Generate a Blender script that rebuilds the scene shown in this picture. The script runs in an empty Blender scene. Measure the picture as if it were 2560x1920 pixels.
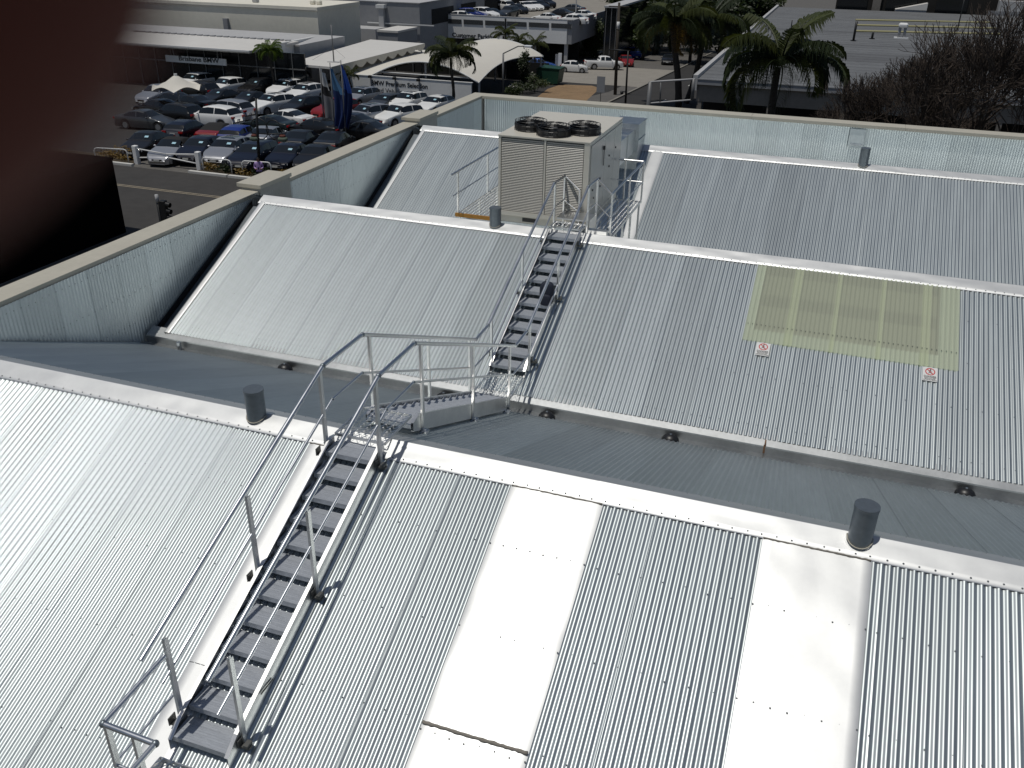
import bpy, bmesh, math, random
from mathutils import Vector, Matrix, noise
R_ = random.Random(7)
scene = bpy.context.scene
COL = scene.collection

# ------------------------------------------------------------------ camera, world, sun, exposure
YAW, PITCH, ROLL = -0.3309, 0.4761, 0.0168
CAM = Vector((0.0, -8.182, 5.4821))
fw = Vector((math.sin(YAW)*math.cos(PITCH), math.cos(YAW)*math.cos(PITCH), -math.sin(PITCH)))
r0 = Vector((math.cos(YAW), -math.sin(YAW), 0)); u0 = r0.cross(fw)
RT = math.cos(ROLL)*r0 + math.sin(ROLL)*u0
UP = -math.sin(ROLL)*r0 + math.cos(ROLL)*u0
FPX = 1280/math.tan(math.radians(60.1/2))
cam = bpy.data.cameras.new('camera'); cam_o = bpy.data.objects.new('camera', cam); COL.objects.link(cam_o)
cam.lens = 4.15; cam.sensor_width = 8.3*math.tan(math.radians(60.1/2)); cam.sensor_fit = 'HORIZONTAL'
cam.clip_start = 0.002; cam.clip_end = 3000
cam.dof.use_dof = True; cam.dof.focus_distance = 20; cam.dof.aperture_fstop = 2.2
cam_o.matrix_world = Matrix(((RT.x, UP.x, -fw.x, CAM.x), (RT.y, UP.y, -fw.y, CAM.y), (RT.z, UP.z, -fw.z, CAM.z), (0, 0, 0, 1)))
scene.camera = cam_o

SUN = Vector((-0.18, -0.19, 1.0)).normalized()          # towards the sun
world = bpy.data.worlds.new('World'); scene.world = world; world.use_nodes = True
wn = world.node_tree.nodes; wl = world.node_tree.links
sky = wn.new('ShaderNodeTexSky'); sky.sky_type = 'NISHITA'; sky.sun_disc = False
sky.sun_elevation = math.asin(SUN.z); sky.sun_rotation = math.atan2(SUN.x, SUN.y); sky.air_density = 1.0; sky.dust_density = 1.0
wl.new(sky.outputs[0], wn['Background'].inputs[0]); wn['Background'].inputs[1].default_value = 0.05
sl = bpy.data.lights.new('sun', 'SUN'); sl.energy = 2.6; sl.angle = math.radians(0.53); sl.color = (1, 0.965, 0.90)
so = bpy.data.objects.new('sun', sl); COL.objects.link(so); so.location = (-20, -30, 60)
so.rotation_euler = (-SUN).to_track_quat('-Z', 'Y').to_euler()
vs = scene.view_settings; vs.view_transform = 'Standard'; vs.look = 'None'; vs.exposure = -0.25; vs.gamma = 1.0

# ------------------------------------------------------------------ surveying helpers: sight line through a photo point, met with a real plane
def ray(p): return RT*((p[0]-1280)/FPX) - UP*((p[1]-960)/FPX) + fw
def atz(p, z): d = ray(p); return CAM + d*((z-CAM.z)/d.z)
def aty(p, y): d = ray(p); return CAM + d*((y-CAM.y)/d.y)
GSL = -0.045
def gz(y): return -8.4 + GSL*max(0.0, y-40)
def gp(p):
    d = ray(p); n = Vector((0, -GSL, 1)); t = n.dot(Vector((0, 40, -8.4))-CAM)/n.dot(d); q = CAM + d*t
    return q if q.y > 40 else atz(p, -8.4)
def gph(p, h):                       # point h above the sloping ground
    d = ray(p); n = Vector((0, -GSL, 1)); t = n.dot(Vector((0, 40, -8.4+h))-CAM)/n.dot(d); q = CAM + d*t
    return q if q.y > 40 else atz(p, -8.4+h)
def crop(x0, y0, x1, w): s = w/(x1-x0); return lambda x, y: (x0+x/s, y0+y/s)
c1 = crop(250, 0, 900, 2201); c2 = crop(850, 0, 1500, 2201); c3 = crop(1400, 0, 2050, 2201); c4 = crop(1910, 0, 2560, 2201); c6 = crop(0, 300, 740, 2192)
e1 = crop(380, 180, 720, 2212); e2 = crop(680, 180, 1120, 2212); e3 = crop(340, 0, 740, 2212); e4 = crop(720, 0, 1120, 2212)
e5 = crop(1080, 0, 1480, 2212); e6 = crop(1440, 0, 1900, 2212); e7 = crop(2100, 0, 2560, 2212)

# ------------------------------------------------------------------ mesh builder
class MB:
    def __init__(s): s.v = []; s.f = []; s.m = []
    def add(s, vs, fs, mi=0):
        o = len(s.v); s.v += [tuple(v) for v in vs]
        for f in fs: s.f.append(tuple(i+o for i in f)); s.m.append(mi)
    def quad(s, a, b, c, d, mi=0): s.add([a, b, c, d], [(0, 1, 2, 3)], mi)
    def box(s, x0, x1, y0, y1, z0, z1, mi=0):
        s.add([(x0,y0,z0),(x1,y0,z0),(x1,y1,z0),(x0,y1,z0),(x0,y0,z1),(x1,y0,z1),(x1,y1,z1),(x0,y1,z1)],
              [(0,3,2,1),(4,5,6,7),(0,1,5,4),(1,2,6,5),(2,3,7,6),(3,0,4,7)], mi)
    def bar(s, a, b, w, h, up=(0,0,1), mi=0):           # rectangular bar from a to b
        a = Vector(a); b = Vector(b); t = (b-a).normalized(); u = Vector(up)
        if abs(t.dot(u)) > 0.98: u = Vector((0,1,0))
        x = t.cross(u).normalized(); y = x.cross(t)
        P = []
        for c in (a, b):
            for sx, sy in ((-1,-1),(1,-1),(1,1),(-1,1)): P.append(c + x*(sx*w/2) + y*(sy*h/2))
        s.add(P, [(3,2,1,0),(4,5,6,7),(0,1,5,4),(1,2,6,5),(2,3,7,6),(3,0,4,7)], mi)
    def tube(s, pts, r, n=8, caps=True, mi=0):
        pts = [Vector(p) for p in pts]; rs = r if isinstance(r, (list, tuple)) else [r]*len(pts)
        ts = []
        for i in range(len(pts)):
            a = pts[max(0, i-1)]; b = pts[min(len(pts)-1, i+1)]; ts.append((b-a).normalized())
        u = Vector((0,0,1)) if abs(ts[0].z) < 0.9 else Vector((1,0,0))
        vs = []
        for p, t, rr in zip(pts, ts, rs):
            x = t.cross(u)
            if x.length < 1e-4: x = t.cross(Vector((0,1,0)))
            x.normalize(); y = x.cross(t); u = y
            for k in range(n): a = 2*math.pi*k/n; vs.append(p + x*(math.cos(a)*rr) + y*(math.sin(a)*rr))
        fs = []
        for i in range(len(pts)-1):
            for k in range(n): k2 = (k+1) % n; fs.append((i*n+k, (i+1)*n+k, (i+1)*n+k2, i*n+k2))
        if caps: fs.append(tuple(range(n))); fs.append(tuple(reversed(range((len(pts)-1)*n, len(pts)*n))))
        s.add(vs, fs, mi)
    def cyl(s, c, r, z0, z1, n=16, mi=0, r1=None): s.tube([(c[0], c[1], z0), (c[0], c[1], z1)], [r, r if r1 is None else r1], n, True, mi)
    def prism(s, poly, fn, t0, t1, mi=0):               # poly of 2-D points, fn(u, v, t) -> 3-D
        n = len(poly); vs = [fn(u, v, t0) for u, v in poly] + [fn(u, v, t1) for u, v in poly]
        s.add(vs, [tuple(range(n)), tuple(reversed(range(n, 2*n)))] + [(i, n+i, n+(i+1) % n, (i+1) % n) for i in range(n)], mi)
    def sweep(s, prof, x0, x1, mi=0):                   # open (y,z) profile extruded along X
        n = len(prof); s.add([(x0, y, z) for y, z in prof] + [(x1, y, z) for y, z in prof], [(i, i+1, n+i+1, n+i) for i in range(n-1)], mi)
    def grid(s, fn, nu, nv, mi=0):
        vs = [fn(i/nu, j/nv) for j in range(nv+1) for i in range(nu+1)]
        s.add(vs, [(j*(nu+1)+i, j*(nu+1)+i+1, (j+1)*(nu+1)+i+1, (j+1)*(nu+1)+i) for j in range(nv) for i in range(nu)], mi)
    def mesh(s, name, mats, smooth=False):
        me = bpy.data.meshes.new(name); me.from_pydata(s.v, [], s.f)
        for m in (mats if isinstance(mats, (list, tuple)) else [mats]): me.materials.append(m)
        if any(s.m): me.polygons.foreach_set('material_index', s.m)
        if smooth: me.polygons.foreach_set('use_smooth', [True]*len(s.f))
        me.update(); return me
    def build(s, name, mats, parent=None, smooth=False, **kw): return link(name, s.mesh(name, mats, smooth), parent, **kw)
def link(name, data, parent=None, label=None, cat=None, group=None, kind=None, loc=None, rot=None):
    o = bpy.data.objects.new(name, data); COL.objects.link(o)
    if parent is not None: o.parent = parent
    if loc is not None: o.location = loc
    if rot is not None: o.rotation_euler = rot
    if label: o['label'] = label
    if cat: o['category'] = cat
    if group: o['group'] = group
    if kind: o['kind'] = kind
    return o
def thing(name, label, cat, loc=(0,0,0), rot=None, group=None): return link(name, None, None, label, cat, group, None, loc, rot)
def copy_tree(o, parent=None):
    c = o.copy(); COL.objects.link(c); c.parent = parent
    for ch in list(o.children): copy_tree(ch, c)
    return c
def at0(p, loc): return Vector(p) - Vector(loc)

# ------------------------------------------------------------------ materials
def mat(name, col, rough=0.6, metal=0.0, coat=0.0, nscale=0, namt=0.0, bump=0.0, bscale=60, rvar=0.0, emis=None, objvar=0.0, stretch=None, spec=None):
    m = bpy.data.materials.new(name); m.use_nodes = True; nt = m.node_tree; b = nt.nodes['Principled BSDF']; L = nt.links
    b.inputs['Base Color'].default_value = (*col, 1); b.inputs['Roughness'].default_value = rough; b.inputs['Metallic'].default_value = metal
    if coat: b.inputs['Coat Weight'].default_value = coat; b.inputs['Coat Roughness'].default_value = 0.05
    if spec is not None: b.inputs['Specular IOR Level'].default_value = spec
    tc = nt.nodes.new('ShaderNodeTexCoord'); src = tc.outputs['Object']
    if stretch:
        mp = nt.nodes.new('ShaderNodeMapping'); mp.inputs['Scale'].default_value = stretch; L.new(src, mp.inputs[0]); src = mp.outputs[0]
    cur = None
    if nscale and namt:
        n = nt.nodes.new('ShaderNodeTexNoise'); n.inputs['Scale'].default_value = nscale; n.inputs['Detail'].default_value = 6; L.new(src, n.inputs[0])
        n2 = nt.nodes.new('ShaderNodeTexNoise'); n2.inputs['Scale'].default_value = nscale*7.3; n2.inputs['Detail'].default_value = 3; L.new(src, n2.inputs[0])
        ad = nt.nodes.new('ShaderNodeMath'); ad.operation = 'ADD'; L.new(n.outputs[0], ad.inputs[0]); L.new(n2.outputs[0], ad.inputs[1])
        mr = nt.nodes.new('ShaderNodeMapRange'); mr.inputs[1].default_value = 0.6; mr.inputs[2].default_value = 1.4; mr.inputs[3].default_value = 1-namt; mr.inputs[4].default_value = 1+namt
        L.new(ad.outputs[0], mr.inputs[0])
        mx = nt.nodes.new('ShaderNodeVectorMath'); mx.operation = 'SCALE'; mx.inputs[0].default_value = col; L.new(mr.outputs[0], mx.inputs['Scale'])
        cur = mx.outputs[0]
        if rvar:
            rr = nt.nodes.new('ShaderNodeMapRange'); rr.inputs[1].default_value = 0.3; rr.inputs[2].default_value = 0.7; rr.inputs[3].default_value = rough-rvar; rr.inputs[4].default_value = rough+rvar
            L.new(n.outputs[0], rr.inputs[0]); L.new(rr.outputs[0], b.inputs['Roughness'])
    if objvar:
        oi = nt.nodes.new('ShaderNodeObjectInfo'); mr = nt.nodes.new('ShaderNodeMapRange'); mr.inputs[3].default_value = 1-objvar; mr.inputs[4].default_value = 1+objvar*0.6
        L.new(oi.outputs['Random'], mr.inputs[0]); mx = nt.nodes.new('ShaderNodeVectorMath'); mx.operation = 'SCALE'
        if cur: L.new(cur, mx.inputs[0])
        else: mx.inputs[0].default_value = col
        L.new(mr.outputs[0], mx.inputs['Scale']); cur = mx.outputs[0]
    if cur: L.new(cur, b.inputs['Base Color'])
    if bump:
        n = nt.nodes.new('ShaderNodeTexNoise'); n.inputs['Scale'].default_value = bscale; n.inputs['Detail'].default_value = 4; L.new(src, n.inputs[0])
        bp = nt.nodes.new('ShaderNodeBump'); bp.inputs['Strength'].default_value = bump; bp.inputs['Distance'].default_value = 0.02; L.new(n.outputs[0], bp.inputs['Height']); L.new(bp.outputs[0], b.inputs['Normal'])
    if emis: b.inputs['Emission Color'].default_value = (*emis[0], 1); b.inputs['Emission Strength'].default_value = emis[1]
    return m
def leafmat(name, col, trans=0.3, var=0.35):
    m = mat(name, col, 0.5, nscale=0.6, namt=var, spec=0.3); nt = m.node_tree; b = nt.nodes['Principled BSDF']; out = nt.nodes['Material Output']
    t = nt.nodes.new('ShaderNodeBsdfTranslucent'); t.inputs[0].default_value = (col[0]*1.5, col[1]*1.5, col[2]*0.8, 1)
    mx = nt.nodes.new('ShaderNodeMixShader'); mx.inputs[0].default_value = trans
    nt.links.new(b.outputs[0], mx.inputs[1]); nt.links.new(t.outputs[0], mx.inputs[2]); nt.links.new(mx.outputs[0], out.inputs[0])
    return m
M = dict(
    zinc=mat('zincalume_sheet', (0.52, 0.562, 0.568), 0.48, 1.0, nscale=1.6, namt=0.07, rvar=0.03, objvar=0.09, stretch=(1.5, .16, 1)),
    zincw=mat('zincalume_wall_sheet', (0.68, 0.735, 0.74), 0.42, 0.66, nscale=1.4, namt=0.06, rvar=0.05, objvar=0.08, stretch=(1, .35, 1)),
    flash=mat('zincalume_flashing', (0.64, 0.65, 0.648), 0.53, 1.0, nscale=2.2, namt=0.03, rvar=0.01, bump=0.015, bscale=9),
    gutter=mat('gutter_metal', (0.42, 0.435, 0.44), 0.48, 1.0, nscale=2, namt=0.12, rvar=0.06),
    galv=mat('galvanised_duct', (0.55, 0.58, 0.60), 0.38, 1.0, nscale=6, namt=0.16, rvar=0.08),
    ventm=mat('grey_vent_metal', (0.24, 0.27, 0.29), 0.42, 0.75, nscale=3, namt=0.12),
    alu=mat('aluminium', (0.80, 0.80, 0.79), 0.38, 1.0, nscale=3, namt=0.08, rvar=0.06),
    alud=mat('weathered_aluminium', (0.62, 0.64, 0.67), 0.36, 1.0, nscale=3, namt=0.10, rvar=0.06),
    tread=mat('ribbed_tread_aluminium', (0.44, 0.465, 0.50), 0.50, 0.38, nscale=5, namt=0.22, rvar=0.05, stretch=(0.5, 6, 1)),
    screw=mat('screw_head', (0.30, 0.31, 0.31), 0.5, 0.7), purl=mat('purlin_steel', (0.05, 0.05, 0.045), 0.8),
    bolt=mat('fixing', (0.16, 0.16, 0.15), 0.5, 0.6),
    cap=mat('cream_capping_paint', (0.50, 0.47, 0.39), 0.55, nscale=1.2, namt=0.06),
    capwall=mat('cream_render', (0.42, 0.41, 0.37), 0.8, nscale=1.5, namt=0.10),
    seal=mat('sealant_grey', (0.23, 0.21, 0.18), 0.8, nscale=20, namt=0.2),
    black=mat('black_plastic', (0.014, 0.014, 0.015), 0.4),
    rust=mat('rusty_stain', (0.20, 0.11, 0.06), 0.8),
    acb=mat('beige_casing_paint', (0.66, 0.625, 0.54), 0.32, nscale=1.0, namt=0.04, spec=0.5),
    acd=mat('dark_coil', (0.025, 0.025, 0.025), 0.6),
    yellow=mat('yellow_board', (0.42, 0.20, 0.03), 0.6, nscale=8, namt=0.2),
    navy=mat('navy_fabric', (0.012, 0.016, 0.032), 0.75, bump=0.3, bscale=40),
    white=mat('white_paint', (0.72, 0.72, 0.70), 0.5, nscale=0.8, namt=0.05),
    red=mat('red_print', (0.55, 0.03, 0.03), 0.5), ink=mat('black_print', (0.015, 0.015, 0.015), 0.5),
)
def anis(m, mm):                                         # real galvanised steel keeps a little of a diffuse oxide bloom
    b = mm.node_tree.nodes['Principled BSDF']; b.inputs['Metallic'].default_value = m
anis(0.965, M['zinc']); anis(0.95, M['flash'])
# translucent fibreglass
fg = bpy.data.materials.new('fibreglass_sheet'); fg.use_nodes = True; nt = fg.node_tree; b = nt.nodes['Principled BSDF']
b.inputs['Base Color'].default_value = (0.82, 0.86, 0.67, 1); b.inputs['Roughness'].default_value = 0.35
t1 = nt.nodes.new('ShaderNodeBsdfTranslucent'); t1.inputs[0].default_value = (0.77, 0.80, 0.64, 1)
t2 = nt.nodes.new('ShaderNodeBsdfTransparent'); t2.inputs[0].default_value = (0.84, 0.88, 0.76, 1)
m1 = nt.nodes.new('ShaderNodeMixShader'); m1.inputs[0].default_value = 0.25; m2 = nt.nodes.new('ShaderNodeMixShader'); m2.inputs[0].default_value = 0.50
nt.links.new(b.outputs[0], m1.inputs[1]); nt.links.new(t1.outputs[0], m1.inputs[2]); nt.links.new(m1.outputs[0], m2.inputs[1]); nt.links.new(t2.outputs[0], m2.inputs[2])
nt.links.new(m2.outputs[0], nt.nodes['Material Output'].inputs[0]); M['fibre'] = fg
# ================================================================== the sawtooth warehouse roof we look down on
P = 8.697; S = 0.4517; SD = 0.431; TH = math.atan(S); THD = math.atan(SD)
XL, XR = -11.72, 11.9
def zn(y, r=0): return S*(y-r*P)                        # near (sunny) slope of ridge r
def zf(y, r=0): return -SD*(y-r*P)                      # far slope of ridge r
wh = thing('warehouse', 'corrugated metal sawtooth roofed warehouse with cream capped parapet walls', 'warehouse')
SHEETS = {}
def sheet_mesh(L, nc=10, seg=8, mirror=False, ma='zinc'):
    k = (round(L, 3), nc, mirror, ma)
    if k in SHEETS: return SHEETS[k]
    m = MB(); W = nc*0.0762; ov = 0.012; n = nc*seg
    xs = [-ov*0] + [W*i/n for i in range(1, n)] + [W+ov]
    sg = 1 if mirror else -1
    ys = [0, sg*L]
    vs = []
    for y in ys:
        for i, x in enumerate(xs):
            z = 0.0085*(math.cos(2*math.pi*x/0.0762)-1) + (0.0016 if i < 3 else 0)
            vs.append((x, y, z))
    nx = len(xs)
    m.add(vs, [(i, i+1, nx+i+1, nx+i) if mirror else (nx+i, nx+i+1, i+1, i) for i in range(nx-1)])
    SHEETS[k] = m.mesh('roof_sheet', M[ma], True); return SHEETS[k]
def jit(a): return R_.uniform(-a, a)
def put_sheet(name, me, loc, rot): return link(name, me, wh, loc=loc, rot=rot)
LN = (3.915-0.03)/math.cos(TH); LD = (4.45-0.03)/math.cos(THD)
for r in range(3):
    if r == 1: xs = [(-11.719, 5)] + [(-11.338+0.762*k, 10) for k in range(31)]
    else: xs = [(XL+0.762*k, 10) for k in range(31)]
    for x, nc in xs:
        y0 = r*P-0.03; L = LN if r else (4.95-0.03)/math.cos(TH)
        if r == 1 and -0.70 < x < 2.3: y0 = 6.93; L = (y0-(P-3.915))/math.cos(TH)
        put_sheet('roof_sheet', sheet_mesh(L, nc), (x, y0, zn(y0, r)-0.009+jit(.0012)), (TH+jit(.0009), jit(.0025), jit(.0004)))
    for k in range(32):
        x = -12.2+0.762*k; y0 = r*P+0.03
        put_sheet('roof_sheet', sheet_mesh(LD, 10, 8, True), (x, y0, zf(y0, r)-0.009+jit(.001)), (-THD, jit(.0015), 0))
# ---- ridge caps, in lengths
def dent(x, y, a, sc=1.6): return a*(noise.noise(Vector((x*sc, y*sc*1.5, 3.1))) + 0.5*noise.noise(Vector((x*sc*2.7, y*sc*2.7, 9.2))))
def cap_piece(x0, x1, r, lift):
    m = MB(); dys = [-0.262, -0.255, -0.20, -0.14, -0.08, -0.03, -0.008, 0.0, 0.008, 0.05, 0.15, 0.30, 0.303]
    nx = max(2, int((x1-x0)/0.07))
    def fn(u, v):
        i = min(int(round(v*(len(dys)-1))), len(dys)-1); dy = dys[i]; x = x0+(x1-x0)*u
        z = S*dy if dy < 0 else -SD*dy
        if i in (0, 12): z -= 0.010
        w = math.sin(math.pi*min(1, max(0, (dy+0.25)/0.24))) if dy < 0 else 0
        z += w*dent(x, dy*2+r*5, 0.010) + (0.0012*noise.noise(Vector((x*3.3, r, 1))) if i < 2 else 0)
        return (x, r*P+dy, z+lift)
    m.grid(fn, nx, len(dys)-1); return m.build('ridge_cap', M['flash'], wh, True)
for r in range(3):
    x = -12.15 if r == 0 else XL-0.12; i = 0
    offs = [(-9.2+1.15*0)] 
    while x < XR:
        x1 = min(XR, x+(2.93 if i else (1.6 if r == 0 else 2.2))); cap_piece(x, x1+0.03, r, 0.0 if i % 2 else 0.0022); x = x1; i += 1
# ---- fixings
def screws(m, x, y, z, nrm, s=0.011):
    n = Vector(nrm); t = n.orthogonal().normalized(); bb = n.cross(t); c = Vector((x, y, z))
    vs = [c+n*s*0.8] + [c+t*(math.cos(a)*s)+bb*(math.sin(a)*s) for a in [k*math.pi/3 for k in range(6)]]
    m.add(vs, [(0, 1+k, 1+(k+1) % 6) for k in range(6)])
NN = Vector((0, -math.sin(TH), math.cos(TH))); NF = Vector((0, math.sin(THD), math.cos(THD)))
m = MB()
for r in range(3):
    x = XL+0.04
    while x < XR:
        if not (r == 0 and (-2.75 < x < -1.6 and False)): screws(m, x+jit(.01), r*P-0.228+jit(.004), zn(r*P-0.228, r)+0.004, NN)
        screws(m, x+0.05, r*P+0.27, zf(r*P+0.27, r)+0.003, NF, 0.008)
        x += 0.1524
    if r < 2:
        for row in (-0.95, -1.85, -2.75, -3.70):
            x = XL+0.0762*2
            while x < XR:
                if not (r == 1 and -0.85 < x < 2.72 and row > -2.1) and not (r == 0 and (-2.72 < x < -1.63 or 0.05 < x < 1.15)):
                    screws(m, x, r*P+row+jit(.02), zn(r*P+row, r)-0.006, NN, 0.0085)
                x += 0.0762*3 if row > -3.5 else 0.1524
m.build('fixing_screws', M['screw'], wh, kind='stuff')
# ---- wide flat flashing strips running down the slopes
def strip(x0, x1, y0, y1, r, lift=0.004, d=0.009, sc=1.4):
    m = MB(); nx = max(6, int((x1-x0)/0.05)); ny = max(4, int((y0-y1)/0.07))
    def fn(u, v):
        x = x0+(x1-x0)*u; y = y0+(y1-y0)*v
        e = min(1, u*(1-u)*9); z = zn(y, r)+lift + e*dent(x+r*3, y, d, sc)
        if u < 1e-6 or u > 1-1e-6: z -= 0.012
        return (x, y, z)
    m.grid(fn, nx, ny); return m.build('flashing_strip', M['flash'], wh, True)
strip(-2.71, -1.64, -0.245, -2.76, 0); strip(-2.71, -1.64, -2.77, -4.9, 0, 0.0005)
strip(0.066, 1.14, -0.245, -4.9, 0)
strip(-5.31, -4.92, -0.245, -2.84, 0, d=0.003); strip(-5.31, -4.92, -2.845, -4.9, 0, 0.0005, d=0.003)
strip(-4.61, -4.27, 2*P-0.245, 2*P-3.95, 2, d=0.003); strip(XL-0.08, XL+0.05, P-0.2, P-3.93, 1, 0.004, d=0.001); strip(XL-0.08, XL+0.05, 2*P-0.2, 2*P-3.93, 2, 0.004, d=0.001)
m = MB()
for (x0, x1, ry) in ((-2.71, -1.64, -0.95), (-2.71, -1.64, -1.85), (-2.71, -1.64, -2.83), (0.066, 1.14, -0.95), (0.066, 1.14, -1.85), (0.066, 1.14, -2.9)):
    n = 7
    for k in range(n+1): screws(m, x0+0.01+(x1-x0-0.02)*k/n, ry+jit(.015), zn(ry)+0.004, NN, 0.0095)
m.build('strip_screws', M['screw'], wh, kind='stuff')
def bead(x0, x1, y, r, w):
    m = MB(); n = int((x1-x0)/0.03); pts = []
    for k in range(n+1):
        x = x0+(x1-x0)*k/n; pts.append((x, y+jit(.004), zn(y, r)+0.006))
    m.tube(pts, [w*(0.8+0.4*R_.random()) for _ in pts], 6); m.build('sealant_bead', M['seal'], wh, True)
bead(-2.70, -1.65, -2.765, 0, 0.018); bead(-2.70, -1.65, -0.268, 0, 0.009); bead(0.07, 1.13, -0.268, 0, 0.010); bead(-5.3, -4.93, -0.266, 0, 0.008)
# ---- valley gutters with black leaf guards
for r in (1, 2):
    yb = r*P; m = MB()
    prof = [(yb-3.80, zn(yb-3.80, r)-0.028), (yb-3.90, zn(yb-3.90, r)-0.026), (yb-4.03, zn(yb-4.03, r)-0.026), (yb-4.035, zn(yb-4.03, r)-0.050), (yb-4.03, -1.995), (yb-4.34, -1.995), (yb-4.34, -1.90)]
    x = -12.15
    while x < XR:
        x1 = min(XR, x+6.02); mm = MB(); mm.sweep(prof, x, x1-0.004); mm.build('gutter', M['gutter'], wh); x = x1
    if r == 1:
        mm = MB(); x = -12.15+6.02*2; mm.box(x-0.012, x+0.010, yb-4.037, yb-3.88, zn(yb-3.97, r)-0.02, zn(yb-3.97, r)-0.0); 
        mm.box(x-0.02, x+0.012, yb-4.036, yb-4.034, -1.98, -1.82); mm.build('gutter_joint', M['rust'], wh)
        for gx, glab in ((-8.9, 'between the parapet and the stair'), (-5.65, 'beside the crossing steps under the mid rail'), (-3.73, 'beside the crossing steps toward the skylight'), (-1.6, 'just short of the rusty gutter joint'), (2.85, 'below the skylight danger signs')):
            d = thing('leaf_guard', 'black domed leaf guard in the valley gutter ' + glab, 'leaf guard', (gx, yb-4.16, -1.993), group='leaf guards along the valley gutter')
            mm = MB(); mm.grid(lambda u, v: (0.150*math.cos(2*math.pi*u)*math.sin(v*math.pi/2), 0.135*math.sin(2*math.pi*u)*math.sin(v*math.pi/2), 0.125*math.cos(v*math.pi/2)), 16, 5); mm.build('dome', M['black'], d, True)
            mm = MB(); mm.cyl((0, 0), 0.135, 0.0, 0.012, 18); mm.build('rim', M['black'], d)
            mm = MB(); mm.cyl((0, 0), 0.018, 0.122, 0.132, 8); mm.build('knob', M['galv'], d)
mm = MB(); mm.cyl((-11.30, P-4.13), 0.045, -1.99, -1.83, 12); mm.build('overflow_pipe', M['galv'], wh)
# ---- side gutters, barge pieces
for r in range(3):
    m = MB(); y0 = r*P+0.05; y1 = r*P-3.95
    m.quad((-12.2, y1, zn(y1, r)-0.34), (XL+0.1, y1, zn(y1, r)-0.34), (XL+0.1, y0, zn(y0, r)-0.34), (-12.2, y0, zn(y0, r)-0.34))  # gutter in dark metal: the narrow gap's shade is put into its colour
    m.quad((XL-0.03, y1, zn(y1, r)-0.51), (XL-0.03, y0, zn(y0, r)-0.51), (XL-0.03, y0, zn(y0, r)-0.012), (XL-0.03, y1, zn(y1, r)-0.012)); m.build('side_gutter', M['ventm'], wh); m = MB(); m.quad((-12.215, y1, zn(y1, r)-0.36), (-12.215, y0, zn(y0, r)-0.36), (-12.215, y0, zn(y0, r)-0.20), (-12.215, y1, zn(y1, r)-0.20)); m.build('apron_flashing', M['black'], wh)
    m = MB(); m.sweep([(r*P-4.03, -2.0), (r*P-4.34, -2.0)], -12.2, -11.7); m.build('gutter_end', M['gutter'], wh)
# ---- parapets
TOPZ = -0.07
def cap_box(name, x0, x1, y0, y1, z0, z1, ma='cap'):
    m = MB(); m.box(x0, x1, y0, y1, z0, z1); o = m.build(name, M[ma], wh)
    bv = o.modifiers.new('bevel', 'BEVEL'); bv.width = 0.008; bv.segments = 2; return o
YF = 24.16
ys = [-6.5, 9.12, 10.45, 17.95, 19.4, YF]
cap_box('parapet_cap', -12.79, -12.27, ys[0], ys[1]-0.002, -0.175, TOPZ); cap_box('parapet_cap', -12.79, -12.27, ys[2]+0.002, ys[3]-0.002, -0.175, TOPZ); cap_box('parapet_cap', -12.79, -12.27, ys[4]+0.002, YF, -0.175, TOPZ)
for a, b_ in ((ys[1], ys[2]), (ys[3], ys[4])):
    cap_box('parapet_cap', -12.86, -12.20, a, b_, -0.02, 0.075); cap_box('parapet_pier', -12.75, -12.235, a+0.03, b_-0.03, -1.6, -0.022, 'capwall')
x = -12.268
for k in range(5):
    cap_box('parapet_cap', x, x+4.88, 23.56, YF, -0.175, TOPZ); x += 4.884
cap_box('outer_wall', -12.74, -12.28, -6.4, 24.05, -9.3, -0.178, 'capwall'); cap_box('outer_wall', -12.276, XR, 23.72, 24.05, -9.3, -0.178, 'capwall')
rw = Matrix(((0,0,1),(1,0,0),(0,1,0))).to_euler(); rf = Matrix(((1,0,0),(0,0,-1),(0,1,0))).to_euler()
for k in range(39):
    y = -6.3+0.762*k
    put_sheet('wall_sheet', sheet_mesh(2.3, ma='zincw'), (-12.235+jit(.001), y, -0.15), rw)
for k in range(32):
    put_sheet('wall_sheet', sheet_mesh(2.6, ma='zincw'), (-12.2+0.762*k, 23.66+jit(.001), -0.15), rf)
m = MB()
for k in range(200):
    y = -6+0.1524*k
    if y < 23.4:
        for z in (-0.30, -0.95, -1.55): screws(m, -12.228, y+jit(.01), z+jit(.02), (1,0,0), 0.010)
m.build('wall_screws', M['screw'], wh, kind='stuff')
cap_box('wall_patch', 0.72, 1.20, 23.61, 23.64, -0.85, -0.22, 'zincw'); cap_box('wall_bracket', 0.80, 1.15, 23.52, 23.60, -0.74, -0.70, 'galv')
# flat roof deck behind the last ridge
m = MB(); m.box(-12.2, XR, 2*P+4.35, 23.6, -2.3, -2.05); m.build('flat_deck', M['gutter'], wh)
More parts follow.
